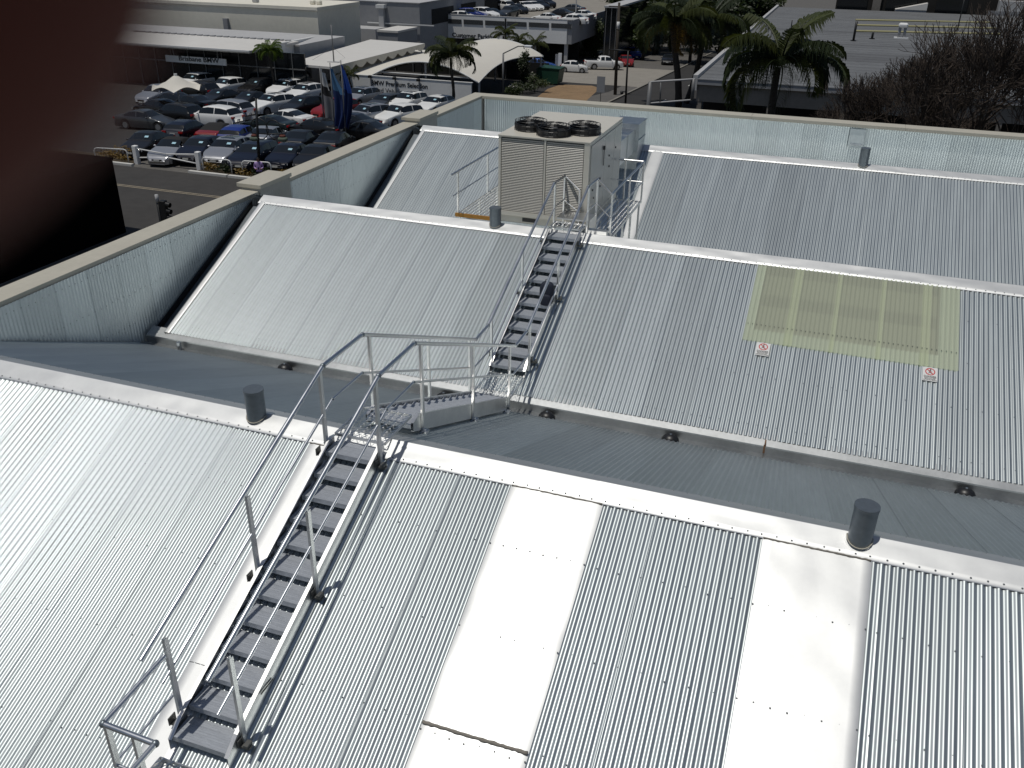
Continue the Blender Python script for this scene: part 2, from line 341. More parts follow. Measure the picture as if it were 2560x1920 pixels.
# ---- fibreglass skylight
sk = thing('skylight', 'pale yellow-green translucent fibreglass sheets set in the corrugated roof slope', 'skylight', (0.94, 7.53, zn(7.53, 1)))
def sky_sheet(x0, nc, lift):
    m = MB(); W = nc*0.0762; n = nc*8; L = (8.45-6.655)/math.cos(TH)
    vs = [(W*i/n, y, 0.0085*(math.cos(2*math.pi*(i/8))-1)) for y in (0, -L) for i in range(n+1)]
    m.add(vs, [(n+1+i, n+2+i, i+1, i) for i in range(n)])
    o = m.build('fibreglass_panel', M['fibre'], sk, True); o.location = at0((x0, 8.45, zn(8.45, 1)+lift), sk.location); o.rotation_euler = (TH, 0, 0)
for k, (x0, nc) in enumerate(((-0.81, 11), (-0.12, 11), (0.64, 11), (1.40, 11), (2.09, 8))): sky_sheet(x0+0.0, nc, 0.004+0.002*(k % 2))
M['shaft'] = mat('shaft_lining', (0.15, 0.15, 0.135), 0.9)
m = MB(); lo = sk.location; zz = lambda y, d: zn(y, 1)-d-lo.z
m.quad((-0.67-lo.x, 6.9-lo.y, zz(6.9, .22)), (2.38-lo.x, 6.9-lo.y, zz(6.9, .22)), (2.38-lo.x, 8.68-lo.y, zz(8.68, .22)), (-0.67-lo.x, 8.68-lo.y, zz(8.68, .22))); m.build('shaft_lining', M['shaft'], sk)
m = MB(); m.box(-0.66-lo.x, 2.37-lo.x, 7.72-lo.y, 7.80-lo.y, zz(7.76, .20), zz(7.76, .035)); m.box(-0.665-lo.x, -0.60-lo.x, 6.95-lo.y, 8.6-lo.y, zz(6.9, .3), zz(6.9, .2)); m.build('purlin', M['purl'], sk)
m = MB()
for k in range(46): screws(m, -0.77-lo.x+k*0.0762, 7.02-lo.y+jit(.004), zz(7.02, -.006), NN, 0.011)
m.build('panel_screws', M['bolt'], sk, kind='stuff')
# ---- warning signs below the skylight
def text_mesh(name, txt, size, mt, parent, loc, rot, depth=0.0, align='LEFT', bold=0.0, sx=1.0):
    cu = bpy.data.curves.new(name, 'FONT'); cu.body = txt; cu.size = size; cu.align_x = align; cu.extrude = depth; cu.offset = bold; cu.resolution_u = 3
    to = bpy.data.objects.new('t', cu); COL.objects.link(to); dg = bpy.context.evaluated_depsgraph_get()
    me = bpy.data.meshes.new_from_object(to.evaluated_get(dg)); bpy.data.objects.remove(to); me.materials.clear(); me.materials.append(mt); me.name = name
    o = link(name, me, parent, loc=loc, rot=rot); o.scale = (sx, 1, 1); return o
for cx, lab in ((-0.43, 'white no-walking danger sign below the skylight corner toward the air conditioner'), (2.27, 'white no-walking danger sign below the skylight corner away from the air conditioner')):
    cy = 6.50; t = thing('danger_sign', lab, 'sign', (cx, cy, zn(cy, 1)+0.006), (TH, 0, 0))
    m = MB(); m.box(-0.115, 0.115, -0.15, 0.15, -0.002, 0.002); m.build('panel', M['white'], t)
    m = MB(); ring = lambda r, a: (r*math.cos(a), 0.055+r*math.sin(a), 0.0045); n = 24
    for k in range(n):
        a, b_ = 2*math.pi*k/n, 2*math.pi*(k+1)/n; m.quad(ring(.078, a), ring(.078, b_), ring(.062, b_), ring(.062, a))
    m.bar((-0.046, 0.101, 0.0048), (0.046, 0.009, 0.0048), 0.013, 0.001); m.build('prohibition_ring', M['red'], t)
    m = MB(); m.bar((0.0, 0.09, 0.004), (-0.006, 0.045, 0.004), 0.018, 0.001); m.bar((-0.006, 0.05, 0.0041), (-0.026, 0.012, 0.0041), 0.009, 0.001); m.bar((-0.004, 0.05, 0.0042), (0.02, 0.015, 0.0042), 0.009, 0.001); m.bar((0.0, 0.082, 0.0043), (0.026, 0.066, 0.0043), 0.007, 0.001); m.bar((-0.002, 0.08, 0.0044), (-0.026, 0.062, 0.0044), 0.007, 0.001)
    m.cyl((0.006, 0.106), 0.010, 0.003, 0.0046, 10); m.build('walking_figure', M['ink'], t)
    text_mesh('lettering', 'DANGER', 0.048, M['ink'], t, (0, -0.068, 0.004), None, 0, 'CENTER', 0.0012)
    for k, tx in enumerate(('ROOF NOT', 'BRITTLE ROOF', 'CRAWL BOARD')): text_mesh('lettering', ('ROOF NOT SAFE', 'BRITTLE ROOF', 'USE CRAWL BOARD')[k], 0.024, M['ink'], t, (0, -0.092-0.022*k, 0.004), None, 0, 'CENTER', 0.0006)
# ---- ridge vents
for x, r, hh, lab in ((-6.17, 0, .40, 'grey metal vent pipe on the ridge beside the left stair handrail'), (1.0, 0, .43, 'grey metal vent pipe on the ridge above a white flashing strip'), (-6.2, 1, .38, 'grey metal vent pipe on the ridge in front of the air conditioner'), (1.05, 2, .47, 'grey metal vent pipe on the ridge nearest the far parapet')):
    t = thing('vent_pipe', lab, 'vent pipe', (x, r*P-0.07, -0.04), group='vent pipes on the ridges')
    m = MB(); m.cyl((0, 0), 0.120, -0.10, hh, 28); m.build('pipe', M['ventm'], t, True).modifiers.new('e', 'EDGE_SPLIT').split_angle = 0.7
    m = MB(); m.cyl((0, 0), 0.126, hh-0.03, hh+0.004, 28); m.build('lid', M['ventm'], t, True).modifiers.new('e', 'EDGE_SPLIT').split_angle = 0.7
    m = MB(); m.tube([(0.128*math.cos(a), 0.128*math.sin(a), 0.045-(0.0 if math.sin(a) > 0 else -math.sin(a)*0.058)-max(0, math.sin(a))*0.05) for a in [2*math.pi*k/24 for k in range(25)]], 0.006, 5, False); m.build('sealant_ring', M['cap'], t)
# ================================================================== aluminium walkway over the roof
XA, XB = -5.0, -4.33
TREADS = {}
def tread_mesh(depth, w=XB-XA-0.05):
    k = round(depth, 3)
    if k not in TREADS:
        m = MB(); n = 10; prof = [(0, -0.062), (0, 0.0)]
        for i in range(n):
            a = depth*i/n; b = depth*(i+1)/n; prof += [(a, 0.0), (b-0.006, 0.0), (b-0.005, -0.0025), (b-0.001, -0.0025)]
        prof += [(depth, 0.0), (depth, -0.035)]
        m.sweep(prof, -w/2, w/2); m.quad((-w/2, 0, -.062), (w/2, 0, -.062), (w/2, depth, -.035), (-w/2, depth, -.035))
        TREADS[k] = m.mesh('tread', M['tread'])
    return TREADS[k]
def stringer(t, x, pts_lo, pts_hi, side):                # plate with a flange, side=+1 flange to +X
    m = MB(); lo = t.location
    for d in (0, 0.006): m.add([at0((x+d*side, y, z), lo) for y, z in pts_lo] + [at0((x+d*side, y, z), lo) for y, z in reversed(pts_hi)], [tuple(range(len(pts_lo)+len(pts_hi)))])
    for (y0, z0), (y1, z1) in zip(pts_hi[:-1], pts_hi[1:]): m.bar(at0((x+0.018*side, y0, z0), lo), at0((x+0.018*side, y1, z1), lo), 0.042, 0.005)
    for (y0, z0), (y1, z1) in zip(pts_lo[:-1], pts_lo[1:]): m.bar(at0((x+0.018*side, y0, z0), lo), at0((x+0.018*side, y1, z1), lo), 0.042, 0.005)
    m.build('stringer', M['alu'], t)
def rail(t, pts, r, name, ma='alud', cap=True):
    m = MB(); m.tube([at0(p, t.location) for p in pts], r, 12); o = m.build(name, M[ma], t, True); es = o.modifiers.new('e', 'EDGE_SPLIT'); es.split_angle = 0.9; return o
def elbow(t, p, r=0.034):
    m = MB(); c = at0(p, t.location); m.grid(lambda u, v: c+Vector((math.cos(2*math.pi*u)*math.sin(math.pi*v), math.sin(2*math.pi*u)*math.sin(math.pi*v), math.cos(math.pi*v)))*r, 10, 6); m.build('elbow', M['ventm'], t, True)
def post(t, x, y, z0, z1, w=0.05, d=0.032, ma='alu'):
    m = MB(); lo = t.location; a = at0((x, y, z0), lo); b_ = at0((x, y, z1), lo)
    m.box(a.x-d/2, a.x+d/2, a.y-0.003, a.y+0.003, a.z, b_.z); m.box(a.x-d/2, a.x-d/2+0.005, a.y+0.003, a.y+w, a.z, b_.z); m.box(a.x+d/2-0.005, a.x+d/2, a.y+0.003, a.y+w, a.z, b_.z)
    m.build('post', M[ma], t)
def floor_mesh(t, x0, x1, y0, y1, z, sw=0.084, sh=0.078, ma='alu'):
    m = MB(); lo = t.location; ny = max(2, int((y1-y0)/sh)); nx = max(2, int((x1-x0)/(sw/2))); h = 0.0055
    for j in range(ny):
        yb = y0+(y1-y0)*j/ny; a = (y1-y0)/ny/2*0.98
        for i in range(nx):
            s0 = 1 if i % 2 else -1; xa = x0+(x1-x0)*i/nx; xb = x0+(x1-x0)*(i+1)/nx; ya = yb+a+a*s0; yc = yb+a-a*s0
            m.quad(at0((xa, ya-h, z-0.004), lo), at0((xb, yc-h, z-0.004), lo), at0((xb, yc+h, z+0.005), lo), at0((xa, ya+h, z+0.005), lo))
    fr = 0.02
    for a, b_ in (((x0, y0), (x1, y0)), ((x1, y0), (x1, y1)), ((x1, y1), (x0, y1)), ((x0, y1), (x0, y0))): m.bar(at0((a[0], a[1], z-0.02), lo), at0((b_[0], b_[1], z-0.02), lo), 0.012, 0.035)
    m.build('mesh_floor', M[ma], t)
def bracket(t, x, y, z):
    m = MB(); a = at0((x, y, z), t.location); m.box(a.x, a.x+0.11, a.y-0.03, a.y+0.03, a.z-0.01, a.z+0.012); m.box(a.x+0.05, a.x+0.10, a.y-0.04, a.y+0.04, a.z+0.012, a.z+0.05); m.box(a.x-0.004, a.x+0.008, a.y-0.05, a.y+0.05, a.z, a.z+0.09)
    m.build('roof_bracket', M['bolt'], t)
def put_tread(t, y, z, depth): link('tread', tread_mesh(depth), t, loc=at0(((XA+XB)/2, y, z), t.location))
# ---- lower stair on the first slope
st = thing('roof_stair', 'aluminium open-tread stair with handrails climbing the first roof slope to the vent pipe ridge', 'stair', (-4.66, -3.6, zn(-3.6)))
for k in range(12): put_tread(st, -3.57+0.283*k, zn(-3.57+0.283*k)+0.15, 0.272)
for x, sd in ((XA, 1), (XB, -1)):
    stringer(st, x, [(-3.60, zn(-3.60)-0.00), (-0.20, zn(-0.20)+0.02)], [(-3.60, zn(-3.60)+0.14), (-3.42, zn(-3.42)+0.19), (-0.30, zn(-0.30)+0.19), (-0.20, zn(-0.20)+0.12)], sd)
    sx = -0.02 if x == XA else 0.02
    rail(st, [(x+sx, -3.68, -0.405), (x+sx, -0.27, 0.975)], 0.026, 'handrail'); elbow(st, (x+sx, -0.27, 0.975))
    rail(st, [(x+sx, -3.50 if x == XA else -3.64, -0.86), (x+sx, -0.13, 0.47)], 0.016, 'mid_rail'); elbow(st, (x+sx, -0.13, 0.47), 0.022)
    for y in (-3.385, -1.935, -0.37): post(st, x+sx, y, zn(y)+0.03, zn(y)+1.11-0.035*0)
for y in (-3.40, -1.95, -0.40): bracket(st, XB+0.01, y, zn(y)+0.03); bracket(st, XA-0.11, y, zn(y)+0.03)
floor_mesh(st, XA+0.0, XB, -0.17, 0.56, 0.04)
m = MB(); lo = st.location; m.box(-4.318-lo.x, -4.316-lo.x, -3.02-lo.y, -2.80-lo.y, zn(-2.95)+0.10-lo.z, zn(-2.95)+0.125-lo.z); m.build('maker_label', M['ink'], st)
# ---- lower platform at its foot
pf = thing('access_platform', 'small diamond mesh platform with tube guard rail at the foot of the roof stair', 'platform', (-4.7, -4.2, -1.62))
floor_mesh(pf, -5.02, -4.36, -4.75, -3.72, -1.60, 0.10, 0.075)
rail(pf, [(-5.02, -3.41, -0.60), (-5.06, -4.18, -0.69)], 0.027, 'guard_rail'); elbow(pf, (-5.06, -4.18, -0.69), 0.036); rail(pf, [(-5.06, -4.18, -0.69), (-4.50, -4.20, -0.69)], 0.027, 'guard_rail'); elbow(pf, (-4.50, -4.20, -0.69), 0.036)
rail(pf, [(-4.50, -4.20, -0.69), (-4.50, -4.85, -0.69)], 0.026, 'guard_rail', 'alu'); rail(pf, [(-5.02, -3.41, -1.10), (-5.06, -4.18, -1.19)], 0.015, 'mid_rail'); rail(pf, [(-5.06, -4.18, -1.19), (-4.50, -4.20, -1.19)], 0.015, 'mid_rail')
for x in (-5.03, -4.74): post(pf, x, -4.20, -1.95, -0.70)
for x in (-5.0, -4.38):
    m = MB(); m.bar(at0((x, -4.70, -1.65), pf.location), at0((x, -3.70, -1.65), pf.location), 0.01, 0.06); m.build('bearer', M['alu'], pf)
# ---- steps down the shaded slope
cr = thing('crossing_steps', 'aluminium steps with handrails going down the shaded slope into the valley gutter', 'stair', (-4.66, 2.5, zf(2.5)))
for j in range(14): put_tread(cr, 0.58+0.264*j, zf(0.58+0.264*j)+0.125, 0.272)
for x, sd in ((XA, 1), (XB, -1)):
    stringer(cr, x, [(0.60, zf(0.60)+0.03), (4.28, zf(4.28)+0.03)], [(0.60, zf(0.60)+0.15), (0.78, zf(0.78)+0.27), (4.28, zf(4.28)+0.27)], sd)
    sx = -0.02 if x == XA else 0.02
    rail(cr, [(x+sx, -0.27, 0.975), (x+sx, 0.685, 0.97)], 0.026, 'handrail'); elbow(cr, (x+sx, 0.685, 0.97)); rail(cr, [(x+sx, 0.685, 0.97), (x+sx, 4.52, -0.715)], 0.026, 'handrail', 'alu'); elbow(cr, (x+sx, 4.52, -0.715), 0.030)
    rail(cr, [(x+sx, -0.13, 0.47), (x+sx, 0.62, 0.47)], 0.016, 'mid_rail'); elbow(cr, (x+sx, 0.62, 0.47), 0.022); rail(cr, [(x+sx, 0.62, 0.47), (x+sx, 4.42, -1.20)], 0.016, 'mid_rail', 'alu')
    for y in (0.83, 2.58, 4.20): post(cr, x+sx, y, zf(y)+0.01, 0.97-(y-0.685)*0.4394+0.0)
    for y in (0.86, 2.62, 4.1):
        m = MB(); a = at0((x+sx, y, zf(y)), cr.location); m.box(a.x-0.05, a.x+0.06, a.y-0.05, a.y+0.05, a.z-0.005, a.z+0.025); m.cyl((a.x+0.02, a.y), 0.018, a.z+0.02, a.z+0.05, 8); m.build('foot_bracket', M['alu'], cr)
floor_mesh(cr, XA, XB, 4.30, 5.14, -1.60)
# ---- upper stair
us = thing('roof_stair', 'aluminium open-tread stair with handrails climbing the second slope to the air conditioner', 'stair', (-4.64, 5.4, zn(5.4, 1)))
XA2, XB2 = -4.965, -4.295
for k in range(12): put_tread(us, 5.15+0.2875*k, zn(5.15+0.2875*k, 1)+0.15, 0.276)
for x, sd in ((XA, 1), (XB, -1)):
    stringer(us, x, [(5.12, zn(5.12, 1)+0.01), (8.56, zn(8.56, 1)+0.02)], [(5.12, zn(5.12, 1)+0.14), (5.30, zn(5.30, 1)+0.19), (8.46, zn(8.46, 1)+0.19), (8.56, zn(8.56, 1)+0.14)], sd)
    sx = -0.02 if x == XA else 0.02
    rail(us, [(x+sx, 4.52, -0.715), (x+sx, 5.09, -0.69)], 0.026, 'handrail'); elbow(us, (x+sx, 5.09, -0.69)); rail(us, [(x+sx, 5.09, -0.69), (x+sx, 8.84, 0.91)], 0.026, 'handrail'); elbow(us, (x+sx, 8.84, 0.91)); rail(us, [(x+sx, 8.84, 0.91), (x+sx, 9.63, 0.88)], 0.026, 'handrail')
    rail(us, [(x+sx, 4.42, -1.20), (x+sx, 5.27, -1.20)], 0.016, 'mid_rail'); rail(us, [(x+sx, 5.27, -1.20), (x+sx, 8.95, 0.40)], 0.016, 'mid_rail'); rail(us, [(x+sx, 8.95, 0.40), (x+sx, 9.6, 0.38)], 0.016, 'mid_rail', 'alu')
    for y in (5.25, 6.90): post(us, x+sx, y, zn(y, 1)+0.03, -0.69+(y-5.09)*0.4267)
    post(us, x+sx, 8.90, -0.20, 0.90); post(us, x+sx, 9.60, -0.35, 0.87)
for y in (5.45, 6.92, 8.3): bracket(us, XB+0.01, y, zn(y, 1)+0.03); bracket(us, XA-0.11, y, zn(y, 1)+0.03)
floor_mesh(us, XA, XB, 8.60, 8.98, 0.10)
m = MB(); m.box(XA+0.02-us.location.x, XB+0.05-us.location.x, 8.99-us.location.y, 9.50-us.location.y, 0.14-us.location.z, 0.17-us.location.z); m.box(XB+0.02-us.location.x, XB+0.05-us.location.x, 8.99-us.location.y, 9.5-us.location.y, -0.15-us.location.z, 0.139-us.location.z); m.build('step_plate', M['alu'], us)
rail(us, [(-5.02, 9.63, 0.88), (-4.66, 9.52, 0.63)], 0.020, 'return_rail', 'alu'); rail(us, [(-5.02, 9.6, 0.38), (-4.66, 9.52, 0.17)], 0.014, 'return_rail', 'alu'); post(us, -4.66, 9.52, -0.2, 0.64)
# ---- backpack left on the stair
bp = thing('backpack', 'dark navy backpack standing on a tread of the upper stair', 'backpack', (-4.44, 6.66, zn(6.54, 1)+0.16))
def blob(cx, cy, cz, a, b_, c_, e=0.55, n=18):
    def f(u, v):
        th = 2*math.pi*u; ph = math.pi*(v-0.5); sg = lambda t, p: math.copysign(abs(t)**p, t)
        return (cx+a*sg(math.cos(ph), e)*sg(math.cos(th), e), cy+b_*sg(math.cos(ph), e)*sg(math.sin(th), e), cz+c_*sg(math.sin(ph), e))
    m = MB(); m.grid(f, n, 12); return m
blob(0, 0, 0.23, 0.135, 0.08, 0.23).build('body', M['navy'], bp, True); blob(0, -0.085, 0.13, 0.11, 0.045, 0.11).build('front_pocket', M['navy'], bp, True)
m = MB(); m.tube([(-0.05, 0, 0.44), (-0.03, 0.0, 0.50), (0.03, 0, 0.50), (0.05, 0, 0.44)], 0.008, 6); m.build('top_handle', M['black'], bp, True)
for s in (-1, 1):
    m = MB(); m.tube([(s*0.07, 0.07, 0.42), (s*0.10, 0.12, 0.28), (s*0.09, 0.08, 0.08)], 0.014, 6); m.build('strap', M['black'], bp, True)
# ================================================================== rooftop air conditioner
AX0, AX1, AY0, AY1, AZ0, AZ1 = -6.50, -4.51, 9.60, 12.50, -0.10, 1.62
ac = thing('air_conditioner', 'large beige packaged rooftop air conditioner with louvred front and three fans', 'air conditioner', ((AX0+AX1)/2, (AY0+AY1)/2, AZ0-0.15))
lo = ac.location
def abox(m, x0, x1, y0, y1, z0, z1): m.box(x0-lo.x, x1-lo.x, y0-lo.y, y1-lo.y, z0-lo.z, z1-lo.z)
def acpart(name, boxes, ma, bevel=0.006):
    m = MB()
    for b_ in boxes: abox(m, *b_)
    o = m.build(name, M[ma], ac)
    if bevel: bv = o.modifiers.new('b', 'BEVEL'); bv.width = bevel; bv.segments = 2
    return o
acpart('casing', [(AX0, AX1, AY0+0.06, AY1, AZ0, AZ1-0.03)], 'acb'); acpart('top_panel', [(AX0-0.012, AX1+0.012, AY0-0.012, AY1+0.012, AZ1-0.028, AZ1)], 'acb')
acpart('coil', [(AX0+0.05, AX1-0.05, AY0+0.035, AY0+0.058, AZ0+0.12, AZ1-0.05)], 'acd', 0)
acpart('front_frame', [(AX0, AX0+0.055, AY0, AY0+0.058, AZ0, AZ1-0.03), (AX1-0.12, AX1, AY0, AY0+0.058, AZ0, AZ1-0.03), (-5.49, -5.45, AY0+0.001, AY0+0.058, AZ0+0.10, AZ1-0.045), (AX0+0.056, AX1-0.121, AY0+0.002, AY0+0.057, AZ0, AZ0+0.10), (AX0+0.056, AX1-0.121, AY0+0.002, AY0+0.057, AZ1-0.045, AZ1-0.03)], 'acb', 0.003)
for x0, x1 in ((AX0+0.06, -5.495), (-5.445, AX1-0.125)):
    pan = acpart('louvre_panel', [(x0, x1, AY0+0.0305, AY0+0.034, AZ0+0.105, AZ1-0.05)], 'acd', 0)
    m = MB(); w = (x1-x0)/2-0.009; m.add([(-w, 0, 0), (w, 0, 0), (w, 0.020, 0.020), (-w, 0.020, 0.020), (-w, 0.002, -0.002), (w, 0.002, -0.002), (w, 0.022, 0.018), (-w, 0.022, 0.018)], [(0, 1, 2, 3), (7, 6, 5, 4), (0, 4, 5, 1), (2, 6, 7, 3)])
    sm = m.mesh('louvre_slat', M['acb']); n = 44
    for k in range(n): link('louvre_slat', sm, pan, loc=((x0+x1)/2-lo.x, AY0+0.008-lo.y, AZ0+0.12+(AZ1-0.06-AZ0-0.12)*k/n-lo.z))
acpart('base_skid', [(AX0+0.02, AX1-0.02, AY0+0.05, AY1-0.05, AZ0-0.15, AZ0-0.002)], 'acb'); acpart('lifting_slot', [(-5.95, -5.65, AY0+0.035, AY0+0.049, AZ0-0.11, AZ0-0.03), (-5.25, -4.95, AY0+0.035, AY0+0.049, AZ0-0.11, AZ0-0.03)], 'black', 0)
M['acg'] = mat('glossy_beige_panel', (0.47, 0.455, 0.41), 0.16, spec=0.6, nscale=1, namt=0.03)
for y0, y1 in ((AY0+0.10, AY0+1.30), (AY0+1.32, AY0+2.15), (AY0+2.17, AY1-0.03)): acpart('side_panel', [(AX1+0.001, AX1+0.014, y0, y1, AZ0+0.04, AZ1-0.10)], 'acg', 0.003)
for y, z in ((9.95, 0.55), (10.05, 0.36), (10.55, 0.66), (10.6, 0.48), (11.3, 1.0), (11.35, 0.75), (11.9, 1.06)):
    m = MB(); m.tube([at0((AX1+0.012, y, z), lo), at0((AX1+0.03, y, z), lo)], 0.022, 10); m.build('latch', M['black'], ac)
m = MB(); m.tube([at0((AX1+0.012, 10.75, 1.28), lo), at0((AX1+0.05, 10.75, 1.28), lo)], 0.045, 12); m.tube([at0((AX1+0.03, 10.75, 1.28), lo), at0((AX1+0.03, 10.75, 0.9), lo)], 0.008, 6); m.build('isolator_switch', M['black'], ac)
for fx, fy in ((-6.03, 10.34), (-5.41, 9.99), (-4.86, 10.40)):
    f = link('fan', None, ac, loc=at0((fx, fy, AZ1), lo)); RR = 0.335 if fx != -5.41 else 0.345
    fo = f
    m = MB(); n = 28
    for k in range(n):
        a, b_ = 2*math.pi*k/n, 2*math.pi*(k+1)/n
        for r1, r2, z0, z1 in ((RR, RR, 0.0, 0.15), (RR-0.02, RR-0.02, 0.0, 0.15)): m.quad((r1*math.cos(a), r1*math.sin(a), z0), (r1*math.cos(b_), r1*math.sin(b_), z0), (r2*math.cos(b_), r2*math.sin(b_), z1), (r2*math.cos(a), r2*math.sin(a), z1))
        m.quad((RR*math.cos(a), RR*math.sin(a), .15), (RR*math.cos(b_), RR*math.sin(b_), .15), ((RR-.02)*math.cos(b_), (RR-.02)*math.sin(b_), .15), ((RR-.02)*math.cos(a), (RR-.02)*math.sin(a), .15))
        m.add([(0, 0, 0.004), ((RR-.02)*math.cos(a), (RR-.02)*math.sin(a), .004), ((RR-.02)*math.cos(b_), (RR-.02)*math.sin(b_), .004)], [(0, 1, 2)])
    m.build('fan_shroud', M['black'], f)
    m = MB()
    for rr, z in ((RR+0.02, 0.03), (RR+0.02, 0.12), (RR+0.01, 0.20), (RR*0.8, 0.225), (RR*0.6, 0.235), (RR*0.4, 0.24), (RR*0.22, 0.24)): m.tube([(rr*math.cos(2*math.pi*k/24), rr*math.sin(2*math.pi*k/24), z) for k in range(25)], 0.005, 4, False)
    for k in range(12):
        a = 2*math.pi*k/12; m.tube([((RR+.02)*math.cos(a), (RR+.02)*math.sin(a), 0.0), ((RR+.02)*math.cos(a), (RR+.02)*math.sin(a), 0.15), (RR*math.cos(a), RR*math.sin(a), 0.21), (0.07*math.cos(a), 0.07*math.sin(a), 0.245)], 0.006, 4, False)
    m.build('fan_guard', M['black'], f)
    m = MB()
    for k in range(5):
        a = 2*math.pi*k/5+fx; ca, sa = math.cos(a), math.sin(a); P3 = lambda r, t, z: (r*ca-t*sa, r*sa+t*ca, z)
        m.quad(P3(.07, -.03, .06), P3(RR*.88, -.09, .05), P3(RR*.88, .09, .10), P3(.07, .04, .10))
    m.build('fan_blades', M['acd'], f)
    m = MB(); m.cyl((0, 0), 0.07, 0.03, 0.15, 14); m.build('motor', M['bolt'], f)
# sheet metal duct behind
du = thing('air_duct', 'galvanised sheet metal duct running from behind the air conditioner down through the roof', 'duct', (-5.25, 16.8, -0.9))
lo = du.location; dbox = lambda m, x0, x1, y0, y1, z0, z1: m.box(x0-lo.x, x1-lo.x, y0-lo.y, y1-lo.y, z0-lo.z, z1-lo.z)
m = MB(); dbox(m, -5.62, -4.88, 16.35, 17.32, -0.95, 0.74); o = m.build('duct_drop', M['galv'], du); o.modifiers.new('b', 'BEVEL').width = 0.004
m = MB(); dbox(m, -5.60, -4.97, 12.51, 16.34, -0.02, 0.62); o = m.build('duct_run', M['galv'], du); o.modifiers.new('b', 'BEVEL').width = 0.004
for z in (0.74, 0.30): m = MB(); dbox(m, -5.64, -4.86, 16.33, 17.34, z-0.022, z+0.012); m.build('duct_flange', M['galv'], du)
for y in (13.4, 14.4, 15.4): m = MB(); dbox(m, -5.62, -4.95, y, y+0.03, -0.04, 0.64); m.build('duct_flange', M['galv'], du)
m = MB(); dbox(m, -4.885, -4.865, 16.34, 16.365, -0.6, 0.74); m.build('corner_angle', M['galv'], du)
# ---- service platforms either side of the unit
sp = thing('service_platform', 'diamond mesh service platform on legs with guard rails beside the glossy air conditioner side', 'platform', (-4.2, 10.6, -1.2))
floor_mesh(sp, -4.49, -3.87, 9.10, 12.20, -0.20)
rail(sp, [(-3.87, 9.05, 0.75), (-3.87, 12.25, 0.72)], 0.024, 'guard_rail'); rail(sp, [(-3.87, 9.08, 0.27), (-3.87, 12.2, 0.25)], 0.015, 'mid_rail', 'alu'); rail(sp, [(-3.87, 12.22, 0.72), (-4.47, 12.22, 0.72)], 0.024, 'guard_rail', 'alu'); rail(sp, [(-3.87, 12.2, 0.25), (-4.47, 12.2, 0.25)], 0.015, 'mid_rail', 'alu')
rail(sp, [(-4.31, 9.63, 0.88), (-3.87, 9.05, 0.75)], 0.020, 'link_rail', 'alu'); rail(sp, [(-4.31, 9.6, 0.38), (-3.87, 9.05, 0.27)], 0.014, 'link_rail', 'alu')
for y in (9.1, 10.75, 12.2): post(sp, -3.87, y, -0.25, 0.74)
post(sp, -4.30, 12.2, -0.22, 0.72)
def roofz(y): return zf(y, 1) if y < P+4.4 else zn(y, 2)
for x in (-3.89, -4.40):
    for y in (9.6, 10.4, 11.2, 12.1): post(sp, x, y, roofz(y)-0.01, -0.22, 0.04, 0.04)
m = MB(); lo = sp.location
for x in (-3.88, -4.47): m.box(x-0.005-lo.x, x+0.005-lo.x, 9.1-lo.y, 12.2-lo.y, -0.27-lo.z, -0.205-lo.z)
m.build('edge_bearer', M['alu'], sp)
m = MB(); m.box(-4.32-lo.x, -3.90-lo.x, 8.92-lo.y, 9.08-lo.y, -0.20-lo.z, 0.0-lo.z); m.build('kick_plate', M['alu'], sp)
lp = thing('service_platform', 'mesh service platform with guard rail and yellow edge board beside the air conditioner louvre', 'platform', (-7.0, 10.6, -1.2))
floor_mesh(lp, -7.36, -6.54, 9.32, 12.4, -0.11); lo = lp.location
m = MB(); m.box(-7.38-lo.x, -6.55-lo.x, 9.27-lo.y, 9.31-lo.y, -0.16-lo.z, -0.08-lo.z); m.build('edge_board', M['yellow'], lp)
rail(lp, [(-7.36, 9.02, 0.80), (-7.36, 12.4, 0.80)], 0.024, 'guard_rail'); rail(lp, [(-7.36, 9.1, 0.33), (-7.36, 12.4, 0.33)], 0.015, 'mid_rail')
for y in (9.38, 11.2, 12.3): post(lp, -7.36, y, -0.14, 0.79)
for y in (9.4, 10.6, 11.8):
    for x in (-7.33, -6.6): post(lp, x, y, roofz(y)-0.01, -0.13, 0.04, 0.04)
for y in (9.35, 12.35):
    m = MB(); m.box(-7.4-lo.x, -4.55-lo.x+0.0, y+0.3-lo.y, y+0.36-lo.y, -0.36-lo.z, -0.255-lo.z); m.build('cross_bearer', M['galv'], lp)
# ================================================================== ground, streets, kerbs
def gmat(name, col, **k): M[name] = mat(name, col, **k)
gmat('asphalt', (0.045, 0.042, 0.039), rough=0.9, nscale=0.25, namt=0.22, bump=0.2, bscale=30)
gmat('asphalt2', (0.032, 0.030, 0.028), rough=0.9, nscale=0.4, namt=0.28, bump=0.2, bscale=30)
gmat('concrete', (0.27, 0.25, 0.215), rough=0.9, nscale=0.5, namt=0.14)
gmat('footpath', (0.115, 0.108, 0.098), rough=0.9, nscale=0.6, namt=0.2)
gmat('dirt', (0.25, 0.165, 0.09), rough=1.0, nscale=0.7, namt=0.25, bump=0.4, bscale=12)
gmat('linep', (0.32, 0.27, 0.19), rough=0.8, nscale=3, namt=0.2); gmat('kerbw', (0.62, 0.61, 0.57), rough=0.8, nscale=2, namt=0.12); gmat('kerbc', (0.24, 0.225, 0.195), rough=0.9, nscale=2, namt=0.15)
gmat('mulch', (0.055, 0.042, 0.024), rough=1.0, nscale=3, namt=0.5, bump=0.6, bscale=15)
